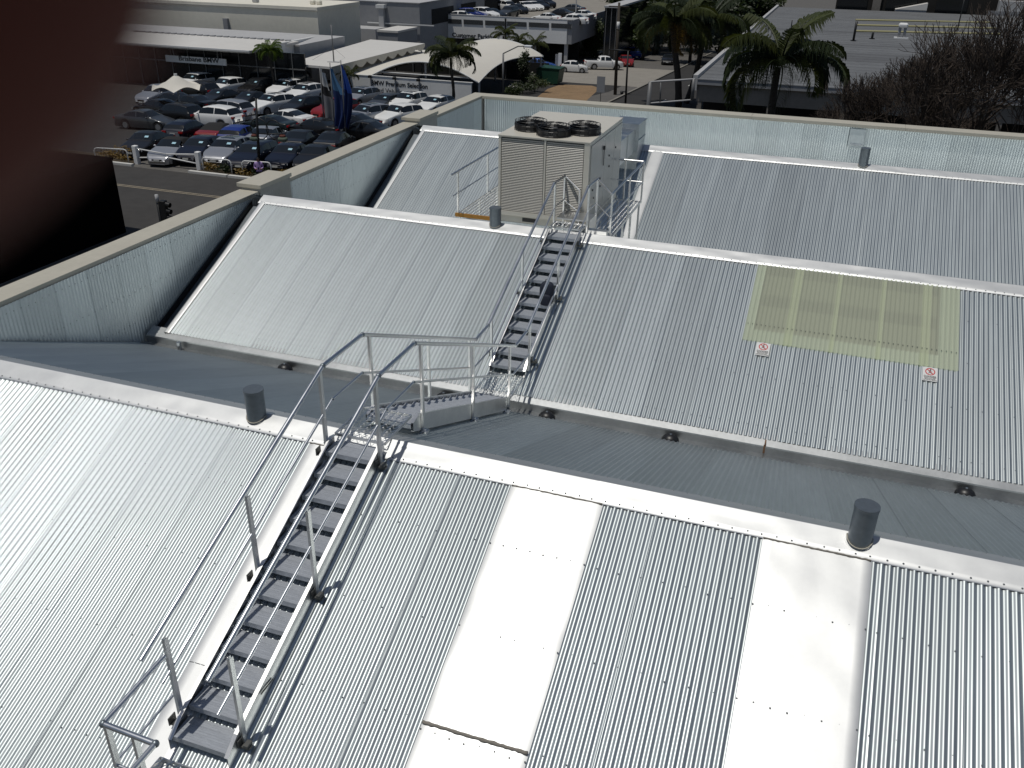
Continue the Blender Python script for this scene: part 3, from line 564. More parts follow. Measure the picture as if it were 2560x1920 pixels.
def gsheet(name, x0, x1, y0, y1, lift, ma, kind='structure'):
    m = MB(); ys = sorted({y0, y1} | ({40.0} if y0 < 40 < y1 else set())); 
    for a, b_ in zip(ys[:-1], ys[1:]): m.quad((x0, a, gz(a)+lift), (x1, a, gz(a)+lift), (x1, b_, gz(b_)+lift), (x0, b_, gz(b_)+lift))
    return m.build(name, M[ma], kind=kind)
def gpoly(name, pts, lift, ma, kind='structure'):
    m = MB(); m.add([(x, y, gz(y)+lift) for x, y in pts], [tuple(range(len(pts)))]); return m.build(name, M[ma], kind=kind)
gsheet('ground', -900, 900, -200, 1600, -0.02, 'footpath')
gsheet('road', -160, 120, 22.5, 37.05, 0.0, 'asphalt'); gsheet('side_road', -21.5, -11.8, 37.06, 260, 0.002, 'asphalt2')
gsheet('car_park', -95, -24.0, 39.2, 100, 0.004, 'asphalt2'); gsheet('forecourt', -36.5, -21.8, 100.0, 124, 0.006, 'concrete')
for y in (33.0, 33.22): gsheet('centre_line', -120, -21.6, y, y+0.09, 0.006, 'linep')
for k in range(8): gsheet('lane_dash', -16.9, -16.78, 60+9*k, 63+9*k, 0.008, 'kerbw')
def kerb(name, x0, x1, y0, y1, ma, h=0.14, parent=None):
    m = MB(); n = max(1, int((y1-y0)/6))
    for i in range(n):
        a = y0+(y1-y0)*i/n; b_ = y0+(y1-y0)*(i+1)/n
        m.add([(x0,a,gz(a)-.05),(x1,a,gz(a)-.05),(x1,b_,gz(b_)-.05),(x0,b_,gz(b_)-.05),(x0,a,gz(a)+h),(x1,a,gz(a)+h),(x1,b_,gz(b_)+h),(x0,b_,gz(b_)+h)], [(0,3,2,1),(4,5,6,7),(0,1,5,4),(1,2,6,5),(2,3,7,6),(3,0,4,7)])
    o = m.build(name, M[ma]); o['kind'] = 'structure'; return o
kerb('kerb', -60, -41.4, 37.06, 37.30, 'kerbw'); kerb('kerb', -37.1, -34.3, 37.06, 37.30, 'kerbw'); kerb('kerb', -34.2, -28, 37.06, 37.30, 'kerbw'); kerb('kerb', -21.75, -21.5, 60, 200, 'kerbc')
gpoly('garden_bed', [(-60, 37.35), (-41.6, 37.35), (-41.9, 38.9), (-60, 38.9)], 0.05, 'mulch'); gpoly('garden_bed', [(-36.8, 37.35), (-26, 37.35), (-26, 38.9), (-36.8, 38.9)], 0.05, 'mulch')
q = [gp(e5(1450, 1345)), gp(e5(1600, 1230)), gp(e5(1780, 1170)), gp(e5(2212, 1185)), gp(e6(290, 1060)), gp(e6(110, 1225)), gp(e5(2080, 1400))]
gpoly('dirt_patch', [(p.x, p.y) for p in (q[0], q[6], q[5], q[4], q[3], q[2], q[1])], 0.012, 'dirt')
gpoly('verge', [(-21.76, 62), (-24.5, 62), (-25.0, 86), (-22.9, 100), (-21.76, 100)], 0.009, 'footpath')
gsheet('yard', -11.7, 60, 24.2, 66, 0.006, 'asphalt2')
gsheet('verge', -11.7, -10.9, 66, 150, 0.006, 'dirt')
# ================================================================== cars
def lerp_line(pts, x):
    for (a, za), (b_, zb) in zip(pts[:-1], pts[1:]):
        if x <= b_: return za+(zb-za)*(x-a)/(b_-a) if b_ > a else zb
    return pts[-1][1]
CT = dict(
 suv=dict(L=4.68, W=1.90, wr=0.365, xf=0.88, xr=3.68, gc=0.24, top=[(0,.42),(.03,.60),(.10,.74),(.25,.84),(.6,.95),(1.0,1.04),(1.25,1.10),(1.38,1.14),(2.0,1.60),(2.5,1.69),(3.6,1.66),(4.15,1.56),(4.50,1.10),(4.62,1.00),(4.68,.60)], belt=[(0,.9),(1.3,1.05),(4.68,1.12)], ws=(1.38,2.02), rw=(4.15,4.52), sun=True),
 sedan=dict(L=4.70, W=1.83, wr=0.335, xf=0.85, xr=3.70, gc=0.18, top=[(0,.36),(.03,.48),(.10,.58),(.25,.67),(.6,.78),(1.25,.93),(1.42,.98),(2.1,1.37),(2.6,1.43),(3.2,1.38),(3.95,1.04),(4.55,.98),(4.66,.90),(4.70,.55)], belt=[(0,.78),(1.3,.90),(4.7,.96)], ws=(1.42,2.12), rw=(3.25,3.95), sun=False),
 hatch=dict(L=4.30, W=1.79, wr=0.325, xf=0.80, xr=3.45, gc=0.18, top=[(0,.36),(.03,.50),(.10,.60),(.25,.70),(.6,.82),(1.1,.95),(1.25,1.0),(1.9,1.38),(2.4,1.45),(3.3,1.41),(3.85,1.28),(4.15,.98),(4.26,.90),(4.30,.55)], belt=[(0,.8),(1.2,.92),(4.3,1.0)], ws=(1.25,1.92), rw=(3.82,4.16), sun=False),
 wagon=dict(L=4.80, W=1.84, wr=0.335, xf=0.86, xr=3.78, gc=0.18, top=[(0,.36),(.03,.50),(.10,.60),(.25,.70),(.6,.81),(1.25,.95),(1.42,1.0),(2.1,1.40),(2.7,1.47),(3.9,1.43),(4.35,1.32),(4.65,1.0),(4.76,.92),(4.80,.55)], belt=[(0,.8),(1.3,.93),(4.8,1.0)], ws=(1.42,2.12), rw=(4.32,4.66), sun=True),
 coupe=dict(L=4.55, W=1.82, wr=0.33, xf=0.84, xr=3.60, gc=0.17, top=[(0,.36),(.03,.48),(.10,.57),(.25,.66),(.6,.77),(1.3,.91),(1.45,.95),(2.15,1.31),(2.6,1.36),(3.1,1.30),(3.85,1.0),(4.4,.94),(4.52,.86),(4.55,.55)], belt=[(0,.76),(1.3,.88),(4.55,.93)], ws=(1.45,2.17), rw=(3.1,3.86), sun=False),
 mini=dict(L=3.60, W=1.63, wr=0.30, xf=0.68, xr=2.98, gc=0.18, top=[(0,.50),(.05,.70),(.2,.82),(.75,.97),(.9,1.02),(1.5,1.43),(1.95,1.50),(2.7,1.44),(3.1,1.28),(3.42,.98),(3.55,.86),(3.60,.55)], belt=[(0,.82),(.8,.94),(3.6,1.0)], ws=(.9,1.52), rw=(3.05,3.42), sun=False),
 ute=dict(L=5.35, W=1.86, wr=0.39, xf=0.95, xr=4.15, gc=0.32, top=[(0,.65),(.04,.95),(.2,1.08),(1.3,1.20),(1.45,1.24),(2.0,1.72),(2.4,1.80),(3.1,1.78),(3.35,1.70),(3.50,1.22),(3.55,1.20),(5.30,1.20),(5.35,.7)], belt=[(0,1.05),(1.3,1.14),(5.35,1.18)], ws=(1.45,2.02), rw=(3.33,3.48), sun=False),
)
gmat('glassdark', (0.012, 0.015, 0.018), rough=0.06, spec=0.6); gmat('tyre', (0.02, 0.02, 0.02), rough=0.8); gmat('rim', (0.45, 0.46, 0.48), rough=0.3, metal=0.9); gmat('lampclear', (0.75, 0.77, 0.80), rough=0.12, spec=0.7); gmat('lampred', (0.35, 0.01, 0.01), rough=0.15, spec=0.7); gmat('card', (0.38, 0.62, 0.72), rough=0.6); gmat('plate', (0.6, 0.6, 0.56), rough=0.5)
PAINT = dict(white=(0.80,0.80,0.78), silver=(0.42,0.43,0.45), black=(0.010,0.010,0.011), navy=(0.006,0.008,0.019), red=(0.22,0.010,0.010), blue=(0.012,0.03,0.20), grey=(0.09,0.095,0.10), green=(0.010,0.017,0.016), skyblue=(0.02, 0.08, 0.32))
PM = {k: mat('car_paint_'+k, c, 0.28 if k in ('silver', 'grey') else 0.35, 0.55 if k in ('silver', 'grey') else 0.0, coat=0.35, spec=0.35) for k, c in PAINT.items()}
gmat('softtop', (0.014, 0.014, 0.014), rough=0.9)
CM = {}
def car_meshes(kind, conv=False):
    key = kind+('c' if conv else '')
    if key in CM: return CM[key]
    t = CT[kind]; L, W = t['L'], t['W']; n = int(L/0.065); xs = [L*i/n for i in range(n+1)]; AR = t['wr']+0.055; w1, w2 = t['ws']; q1, q2 = t['rw']
    rows = []
    for x in xs:
        top = lerp_line(t['top'], x); belt = min(lerp_line(t['belt'], x), top-0.012)
        hw = W/2*(1-0.40*max(0, 1-x/0.80)**2.2-0.14*max(0, 1-(L-x)/0.45)**2)
        zb = t['gc']
        for cx in (t['xf'], t['xr']):
            d = abs(x-cx)
            if d < AR: zb = max(zb, t['wr']+math.sqrt(AR*AR-d*d)*0.98)
        g = top-belt; gg = min(1, g/0.42)
        z1 = max(zb+0.03, 0.46)
        sec = [(hw*0.95, zb), (hw*0.995, z1), (hw, max(z1+0.02, belt-0.26)), (hw*0.985, max(z1+0.03, belt-0.07)), (hw*(0.955), belt), (hw*(0.935), belt+0.05*gg+0.02*g), (hw*(0.92-0.15*gg), belt+0.86*g), (hw*(0.84-0.14*gg), belt+0.975*g), (hw*0.42, top), (0, top+0.012)]
        rows.append([(L/2-x, y, z) for y, z in sec])
    ns = len(rows[0]); full = [r + [(x, -y, z) for x, y, z in reversed(r[:-1])] for r in rows]; nf = len(full[0])
    parts = {k: [] for k in ('body', 'windscreen', 'rear_window', 'side_l', 'side_r', 'soft')}
    for i in range(len(xs)-1):
        xm = (xs[i]+xs[i+1])/2
        for j in range(nf-1):
            jj = j if j < ns-1 else nf-2-j              # mirrored strip index
            face = (i*nf+j, i*nf+j+1, (i+1)*nf+j+1, (i+1)*nf+j)
            k = 'body'
            if jj >= 6 and w1+0.05 < xm < w2-0.02: k = 'windscreen'
            elif jj >= 6 and q1+0.04 < xm < q2-0.03: k = 'rear_window'
            elif jj == 5 and w1+0.30 < xm < q2-0.22 and abs(xm-(w2+q1)/2) > 0.04: k = 'side_l' if j < ns-1 else 'side_r'
            if conv and jj >= 5 and xm > w2-0.02 and xm < q2: k = 'soft'
            parts[k].append(face)
    V = [v for r in full for v in r]; base = len(V)
    for end, rev in ((0, True), (len(xs)-1, False)):
        f = list(range(end*nf, end*nf+nf)); parts['body'].append(tuple(reversed(f)) if not rev else tuple(f))
    out = {}
    def sub(name, faces, m):
        if not faces: return None
        used = sorted({i for f in faces for i in f}); mp = {o: k for k, o in enumerate(used)}
        me = bpy.data.meshes.new(name); me.from_pydata([V[i] for i in used], [], [tuple(mp[i] for i in reversed(f)) for f in faces]); me.materials.append(m)
        me.polygons.foreach_set('use_smooth', [True]*len(faces)); me.update(); return me
    out['body'] = sub('body', parts['body'], PM['white']); out['windscreen'] = sub('windscreen', parts['windscreen'], M['glassdark']); out['rear_window'] = sub('rear_window', parts['rear_window'], M['glassdark'])
    out['side_window'] = sub('side_window', parts['side_l'], M['glassdark']); out['side_window_b'] = sub('side_window', parts['side_r'], M['glassdark']); out['soft_top'] = sub('soft_top', parts['soft'], M['softtop'])
    m = MB(); m.box(-L/2+0.25, L/2-0.25, -W*0.41, W*0.41, t['gc']-0.02, 0.62); out['underbody'] = m.mesh('underbody', M['black'])
    m = MB(); m.tube([(0, -0.11, 0), (0, 0.11, 0)], t['wr'], 20); out['wheel'] = m.mesh('wheel', M['tyre'])
    m = MB(); m.tube([(0, -0.116, 0), (0, 0.116, 0)], t['wr']*0.66, 12); out['rim'] = m.mesh('rim', M['rim'])
    m = MB(); m.add([(0.0, -0.17, 0.0), (0.03, 0.13, 0.0), (0.03, 0.13, 0.10), (0.0, -0.17, 0.13), (-0.30, -0.20, 0.02), (-0.25, 0.10, 0.04), (-0.25, 0.10, 0.12), (-0.30, -0.20, 0.14)], [(0, 1, 2, 3), (3, 2, 6, 7), (0, 3, 7, 4), (1, 5, 6, 2)]); out['headlight'] = m.mesh('headlight', M['lampclear'])
    m = MB(); m.box(-0.14, 0.03, -0.16, 0.16, -0.06, 0.07); out['tail_light'] = m.mesh('tail_light', M['lampred'])
    m = MB(); m.box(-0.06, 0.02, -0.34, 0.34, -0.09, 0.08); out['grille'] = m.mesh('grille', M['black'])
    m = MB(); m.box(-0.01, 0.012, -0.19, 0.19, -0.055, 0.055); out['number_plate'] = m.mesh('number_plate', M['plate'])
    m = MB(); m.grid(lambda u, v: (0.07*math.cos(2*math.pi*u)*math.sin(math.pi*v), 0.11*math.cos(math.pi*v), 0.07*math.sin(2*math.pi*u)*math.sin(math.pi*v)), 8, 5); out['mirror'] = m.mesh('mirror', PM['white'], True)
    m = MB(); m.quad((0, -.13, -.09), (0, .13, -.09), (0, .13, .09), (0, -.13, .09)); out['price_card'] = m.mesh('price_card', M['card'])
    CM[key] = out; return out
TILT = math.atan(GSL)
def car(p, heading, kind, colour, label, group=None, card=False, conv=False, far=False, sun=None, z=None, scale=1.0, base=None, name='parked_car'):
    t = CT[kind]; mm = car_meshes(kind, conv); q = base if base is not None else gph(p, 0.50*scale)
    zz = (gz(q.y)+0.01) if z is None else z
    rm = Matrix.Rotation(TILT if z is None and q.y > 40 else 0, 3, 'X') @ Matrix.Rotation(math.radians(heading), 3, 'Z')
    o = thing(name, label, 'car' if kind != 'ute' else 'pickup truck', (q.x, q.y, zz), rm.to_euler(), group); o.scale = (scale,)*3
    L, W = t['L'], t['W']
    def ob(nm, key, loc=None, rot=None, par=o, paint=False):
        c = link(nm, mm[key], par, loc=loc, rot=rot)
        if paint: c.material_slots[0].link = 'OBJECT'; c.material_slots[0].material = PM[colour]
        return c
    ob('body', 'body', paint=True)
    for k in ('windscreen', 'rear_window', 'soft_top', 'underbody'):
        if mm[k] and not (conv and k == 'rear_window'): ob(k, k)
    if not conv: ob('side_window', 'side_window'); ob('side_window', 'side_window_b')
    for x in (t['xf'], t['xr']):
        for s in (-1, 1):
            w = ob('wheel', 'wheel', (L/2-x, s*(W/2-0.125), t['wr']))
            if not far: ob('rim', 'rim', par=w)
    bf = lerp_line(t['belt'], 0.1)
    for s in (-1, 1):
        hl = ob('headlight', 'headlight', (L/2-0.24, s*W*0.34, lerp_line(t['top'], 0.2)-0.14)); hl.scale = (1, s, 1)
        ob('tail_light', 'tail_light', (-L/2+0.075, s*W*0.36, lerp_line(t['belt'], L)-0.17))
        if not far: ob('mirror', 'mirror', (L/2-t['ws'][0]-0.28, s*(W/2+0.06), lerp_line(t['belt'], 1.5)+0.07), paint=True)
    ob('grille', 'grille', (L/2-0.03, 0, lerp_line(t['top'], 0.05)-0.10)); 
    if not far: ob('number_plate', 'number_plate', (L/2+0.012, 0, 0.42)); ob('number_plate', 'number_plate', (-L/2-0.008, 0, 0.72))
    if card:
        w1, w2 = t['ws']; zt = lerp_line(t['top'], (w1+w2)/2); sl = math.atan2(lerp_line(t['top'], w2)-lerp_line(t['top'], w1), w2-w1)
        ob('price_card', 'price_card', (L/2-(w1+w2)/2+0.03, W*0.20, zt+0.035), (0, -(math.pi/2-sl), 0))
    if (t['sun'] if sun is None else sun) and not conv:
        m = MB(); x0 = t['ws'][1]+0.20; m.grid(lambda u, v: (L/2-(x0+1.0*u), (v-0.5)*W*0.52, lerp_line(t['top'], x0+1.0*u)+0.016-0.02*(abs(v-0.5)*2)**2), 5, 4); link('sunroof', m.mesh('sunroof', M['glassdark'], True), o)
    if kind == 'ute':
        m = MB(); m.box(-L/2+0.10, -L/2+1.75, -W*0.40, W*0.40, 1.18, 1.235); m.build('tray_liner', M['black'], o)
    return o
G1 = 'used cars displayed facing the street'; G2 = 'cars parked tail to the street'; G3 = 'cars parked side on in the middle of the lot'; G4 = 'used cars lined up before the white sign wall'; G5 = 'cars in the lot behind the shade tent'
car(c1(400, 1235), -78, 'sedan', 'black', 'black sedan with lit headlamp beside the brown garden bed at the lot entrance', G1, True)
car(e1(360, 1295), -80, 'coupe', 'silver', 'silver convertible with black soft top parked behind the white swing gate', G1, True, conv=True)
car(e1(800, 1300), -80, 'hatch', 'navy', 'navy hatchback behind the white swing gate beside the silver convertible', G1, True)
car(e1(1250, 1330), -80, 'hatch', 'silver', 'silver hatchback with dark sunroof behind the white tube rail', G1, True, sun=True, scale=1.06)
car(e1(1660, 1400), -80, 'wagon', 'navy', 'navy wagon facing the street next to the pedestrian in lilac', G1, True, sun=False)
car(e2(215, 1090), -80, 'sedan', 'navy', 'navy sedan beyond the pedestrian in lilac with card in windscreen', G1, True)
car(e2(560, 1110), -80, 'sedan', 'black', 'black sedan half hidden by the cream parapet below the flags', G1, False)
car(e1(590, 985), 98, 'hatch', 'navy', 'navy hatchback tail to the street beside the red convertible', G2)
car(e1(1110, 1015), 100, 'coupe', 'red', 'red convertible tail to the street in the second row', G2, conv=True)
car(e1(1450, 1075), 100, 'hatch', 'blue', 'bright blue hatchback tail to the street between red and silver cars', G2)
car(e1(1910, 1090), 100, 'sedan', 'silver', 'silver sedan tail to the street beside the blue hatchback', G2)
car(e2(390, 890), 100, 'sedan', 'black', 'black sedan tail to the street beside the silver sedan', G2); car(e2(800, 910), 100, 'sedan', 'black', 'black sedan tail to the street below the flag poles', G2)
car(e1(1000, 790), 180, 'suv', 'white', 'white four wheel drive wagon seen side on in the open lane', G3, sun=False)
car(e1(1220, 680), 178, 'suv', 'silver', 'silver four wheel drive wagon side on behind the white one', G3, sun=False)
car(e1(1880, 885), 180, 'coupe', 'green', 'dark green coupe side on in front of the white coupe', G3)
car(e2(165, 605), 178, 'coupe', 'white', 'white coupe side on with red tail lights toward the flags', G3)
car(e2(545, 735), 178, 'sedan', 'black', 'black sedan side on beneath the flags', G3); car(e2(985, 665), 176, 'sedan', 'navy', 'navy sedan side on with red tail lights beside the flag poles', G3)
car(e2(1150, 765), 176, 'sedan', 'black', 'black sedan mostly hidden behind the parapet step', G3)
car(e1(395, 745), 175, 'suv', 'black', 'black wagon parked side on behind the white one with shiny wheel', G5, sun=False); car(e1(650, 545), 172, 'sedan', 'black', 'black sedan with red tail lights near the shade tent', G5)
car(c1(400, 1035), 5, 'sedan', 'grey', 'grey sedan alone on the bare asphalt left of the black wagon', G5)
car(e1(330, 500), 175, 'sedan', 'black', 'black sedan under the middle of the white tent', G5); car(e1(100, 620), 175, 'sedan', 'black', 'black sedan between the white tent and the grey sedan', G5); car(e1(100, 430), -90, 'suv', 'silver', 'silver wagon in shade at the tent edge', G5, sun=False)
car(e1(1960, 580), -104, 'suv', 'white', 'white wagon with black sunroof facing the street in the third row', G4, True)
car(e2(390, 480), -102, 'suv', 'black', 'black wagon between the white wagon and the flags', G4, True, sun=False)
car(e2(175, 250), -95, 'suv', 'white', 'white wagon with sunroof below the car poster billboard', G4, True); car(e2(415, 305), -95, 'suv', 'white', 'white wagon with sunroof partly behind the white flag', G4, True)
car(e2(865, 335), -97, 'sedan', 'black', 'black sedan behind the blue flags with card in windscreen', G4, True)
car(e2(1115, 355), -97, 'suv', 'silver', 'silver wagon with sunroof under the sign wall lettering', G4, True); car(e2(1430, 415), -97, 'wagon', 'grey', 'dark grey wagon between silver and white wagons at the sign wall', G4, True, sun=False)
car(e2(1715, 420), -97, 'suv', 'white', 'white wagon with sunroof at the sign wall beside the parapet', G4, True); car(e2(2050, 440), -97, 'wagon', 'white', 'white low wagon at the end of the sign wall', G4, True, sun=False)
car(e2(800, 515), -106, 'suv', 'red', 'red wagon half hidden by the blue flags', G4, sun=False)
car(e2(1200, 590), -108, 'suv', 'silver', 'silver wagon with dark sunroof facing the flags', G4, True); car(e2(1600, 590), -108, 'suv', 'white', 'white wagon with card in windscreen touching the parapet step', G4, True, sun=False)
car(e1(1215, 295), -97, 'suv', 'white', 'white wagon in front of the showroom glass', G5, True, sun=False); car(e1(1110, 450), -95, 'sedan', 'black', 'black sedan in front of the white showroom wagon', G5, True)
car(e1(1600, 490), -95, 'sedan', 'black', 'black sedan between the white wagons facing the street', G5, True); car(e1(1720, 305), -95, 'suv', 'black', 'black wagon at the showroom glass', G5, True, sun=False)
car(e1(700, 215), -95, 'suv', 'white', 'white wagon behind the white shade tent', G5, True, sun=False); car(e1(740, 350), 170, 'suv', 'black', 'black wagon under the white shade tent', G5, sun=False)
# ---- across the side street
car(None, 9, 'mini', 'white', 'small white hatchback parked on the concrete forecourt', base=gp(e5(1965, 1000)))
car(None, 25, 'ute', 'white', 'white dual cab pickup parked on the forecourt beside the small hatchback', base=gp(e6(330, 835)), name='pickup_truck')
GS_ = 'cars parked along the shaded side street'
car(None, -68, 'hatch', 'red', 'red hatchback parked beyond the white pickup', GS_, base=gp(e6(600, 790))); car(None, -65, 'suv', 'blue', 'blue wagon parked beyond the red hatchback', GS_, base=gp(e6(690, 705)), sun=False)
car(None, -60, 'suv', 'white', 'white wagon parked in the shade behind the pickup cab', GS_, base=gp(e6(570, 620)), sun=False); car(None, -60, 'sedan', 'silver', 'silver sedan parked under the street trees', GS_, base=gp(e6(790, 600)))
car(None, -60, 'suv', 'silver', 'silver wagon in tree shade beyond the white wagon', GS_, base=gp(e6(610, 530)), sun=False, far=True); car(None, 10, 'sedan', 'silver', 'silver sedan close behind the white pickup', GS_, base=gp(e6(420, 690)))
car(None, -82, 'sedan', 'black', 'black sedan driving up the side street toward the palms', base=gp(e6(1100, 770)), name='car'); car(None, 98, 'suv', 'white', 'white wagon far up the side street', base=gp(e6(1200, 590)), far=True, sun=False, name='car'); car(None, -60, 'suv', 'white', 'white wagon in dappled shade far up the side street', base=gp(e6(1100, 300)), far=True, sun=False)
car(None, 15, 'sedan', 'skyblue', 'bright blue sedan under the edge of the white canopy', base=gp(e5(1490, 960)))
# ---- roof of the customer car park
zr = aty(e5(1940, 285), 121.9).z - 0.95
GR = 'cars on the roof deck of the car park'
for (qx, qy, hd, kd, cl, lb) in ((440, 225, 10, 'hatch', 'white', 'white hatchback at the roof deck corner over the parking sign'), (550, 205, 8, 'suv', 'blue', 'blue wagon on the roof deck'), (740, 195, -15, 'suv', 'white', 'white wagon on the roof deck beside the blue wagon'), (840, 185, -15, 'sedan', 'black', 'black sedan on the roof deck beside the aisle wagon'), (1060, 175, -95, 'suv', 'grey', 'dark grey wagon on the roof deck aisle'), (1050, 95, -35, 'suv', 'white', 'white wagon with dark windows in the long roof deck row'), (1180, 120, -35, 'sedan', 'black', 'black sedan between white cars in the roof deck row'), (1290, 85, -35, 'sedan', 'white', 'white sedan in the long roof deck row'), (1400, 80, -35, 'sedan', 'white', 'white sedan next to black cars in the roof deck row'), (1480, 65, -35, 'sedan', 'black', 'black sedan beside the end wagon in the roof deck row'), (1570, 45, -35, 'suv', 'black', 'black wagon at the end of the roof deck row'), (1570, 240, 175, 'coupe', 'white', 'white coupe against the roof deck parapet'), (1760, 185, 170, 'sedan', 'black', 'black sedan side on across the roof deck aisle'), (1940, 265, 175, 'sedan', 'white', 'white sedan at the roof deck corner behind the tree'), (2060, 205, 175, 'sedan', 'white', 'white sedan behind the corner sedan on the roof deck'), (1920, 120, 175, 'sedan', 'grey', 'grey sedan on the roof deck under the light pole')):
    q_ = atz(e5(qx, qy), zr+0.7); car(None, hd, kd, cl, lb, GR, base=Vector((q_.x, q_.y, zr)), z=zr+0.012, far=True, sun=False)
# ================================================================== buildings round about
gmat('glassf', (0.010, 0.012, 0.014), rough=0.12, spec=0.5); gmat('dk', (0.012, 0.012, 0.012), rough=0.9); gmat('cream', (0.76, 0.725, 0.62), rough=0.85, nscale=0.25, namt=0.07); gmat('lgrey', (0.44, 0.44, 0.44), rough=0.85, nscale=0.3, namt=0.08); gmat('mgrey', (0.28, 0.285, 0.295), rough=0.8, nscale=0.3, namt=0.08)  # dk is near-black, standing in for shade in openings and interiors
gmat('wwall', (0.78, 0.78, 0.765), rough=0.8, nscale=0.4, namt=0.05); gmat('wroof', (0.66, 0.64, 0.60), rough=0.6, nscale=0.3, namt=0.05); gmat('fabric', (0.66, 0.63, 0.56), rough=0.8, nscale=0.5, namt=0.04); gmat('greytxt', (0.16, 0.16, 0.16), rough=0.6); gmat('nearblack', (0.004, 0.004, 0.004), rough=0.9, spec=0.0)
gmat('groof', (0.155, 0.16, 0.165), rough=0.75, nscale=0.35, namt=0.16, objvar=0.10, spec=0.3); gmat('groofd', (0.115, 0.118, 0.122), rough=0.8, nscale=0.35, namt=0.16, objvar=0.06); gmat('brownw', (0.22, 0.20, 0.175), rough=0.9, nscale=0.4, namt=0.15); gmat('darkbrick', (0.020, 0.018, 0.015), rough=0.9, nscale=1, namt=0.3); gmat('yel', (0.40, 0.37, 0.20), rough=0.7)
gmat('timber', (0.055, 0.045, 0.035), rough=0.9, nscale=2, namt=0.3); gmat('steelg', (0.18, 0.18, 0.18), rough=0.5, metal=0.3); gmat('blk', (0.008, 0.008, 0.008), rough=0.5)
def bpart(par, name, x0, x1, y0, y1, z0, z1, ma, bev=0.0):
    m = MB(); l = par.location; m.box(x0-l.x, x1-l.x, y0-l.y, y1-l.y, z0-l.z, z1-l.z); o = m.build(name, M[ma], par)
    if bev: o.modifiers.new('b', 'BEVEL').width = bev
    return o
def fit_text(par, txt, x0, x1, y, zb, size, ma, bold):
    o = text_mesh('lettering', txt, size, M[ma], par, (0, 0, 0), (math.pi/2, 0, 0), 0.01, 'LEFT', bold); xsv = [v.co.x for v in o.data.vertices]; k = (x1-x0)/(max(xsv)-min(xsv)); o.scale = (k, 1, 1); o.location = at0((x0-min(xsv)*k, y, zb), par.location); return o
# ---- car showroom
sh = thing('showroom', 'white roofed showroom with deep awning and dark glass front behind the car lot', 'building', (-60, 72, gz(72)))
g0 = gz(72)-0.3
zA = -5.5; FR = atz(e3(1570, 700), zA); XE = FR.x
bpart(sh, 'awning_roof', -76, XE, FR.y, 78.2, zA-0.28, zA, 'wroof', 0.03); bpart(sh, 'gutter', -76, XE+0.05, FR.y-0.14, FR.y-0.005, zA-0.16, zA+0.03, 'white', 0.02)
bpart(sh, 'glass_front', -76, XE+4.6, 71.6, 71.8, g0, zA-0.3, 'glassf')
for k in range(13): bpart(sh, 'mullion', -75.5+2.05*k, -75.42+2.05*k, 71.5, 71.59, g0, zA-0.3, 'steelg')
bpart(sh, 'transom', -76, XE+4.6, 71.48, 71.58, -7.35, -7.25, 'steelg'); bpart(sh, 'back_block', -90, XE, 78.3, 88, g0, -5.9, 'lgrey')
for k in range(24): bpart(sh, 'roof_flashing', -75+0.85*k, -74.5+0.85*k, 77.7, 78.15, zA+0.003, zA+0.12, 'mgrey')
a = aty(e3(410, 755), 70.6); b_ = aty(e3(1260, 915), 70.6); sg = thing('shop_sign', 'grey fascia sign with raised lettering under the showroom awning', 'sign', ((a.x+b_.x)/2, 70.6, (a.z+b_.z)/2))
bpart(sg, 'panel', a.x, b_.x, 70.5, 70.62, b_.z+0.05, a.z-0.02, 'wwall'); t0 = aty(e3(600, 850), 70.5); t1 = aty(e3(1155, 890), 70.5); fit_text(sg, 'Brisbane BMW', t0.x, t1.x, 70.49, t1.z+0.12, 0.62, 'ink', 0.012)
bpart(sg, 'hanger', a.x+1.0, a.x+1.1, 70.52, 70.6, a.z-0.02, zA-0.3, 'steelg'); bpart(sg, 'hanger', b_.x-1.0, b_.x-0.9, 70.52, 70.6, a.z-0.02, zA-0.3, 'steelg')
A = aty(e3(1905, 615), 73); B = aty(e4(340, 515), 86); sw = thing('side_wall', 'white rendered side wall between the showroom and the cream building', 'wall', (A.x, A.y, gz(80)))
m = MB(); l = sw.location; pts = [(A.x, A.y), (B.x, B.y), (B.x+0.3, B.y), (A.x+0.3, A.y)]
m.add([at0((x, y, -10.5), l) for x, y in pts] + [at0((x, y, A.z if i in (0, 3) else B.z), l) for i, (x, y) in enumerate(pts)], [(0, 3, 2, 1), (4, 5, 6, 7), (0, 1, 5, 4), (1, 2, 6, 5), (2, 3, 7, 6), (3, 0, 4, 7)]); m.build('wall', M['wwall'], sw)
m = MB(); m.bar(at0((A.x+0.15, A.y, A.z+0.04), l), at0((B.x+0.15, B.y, B.z+0.04), l), 0.4, 0.08); m.build('coping', M['white'], sw)
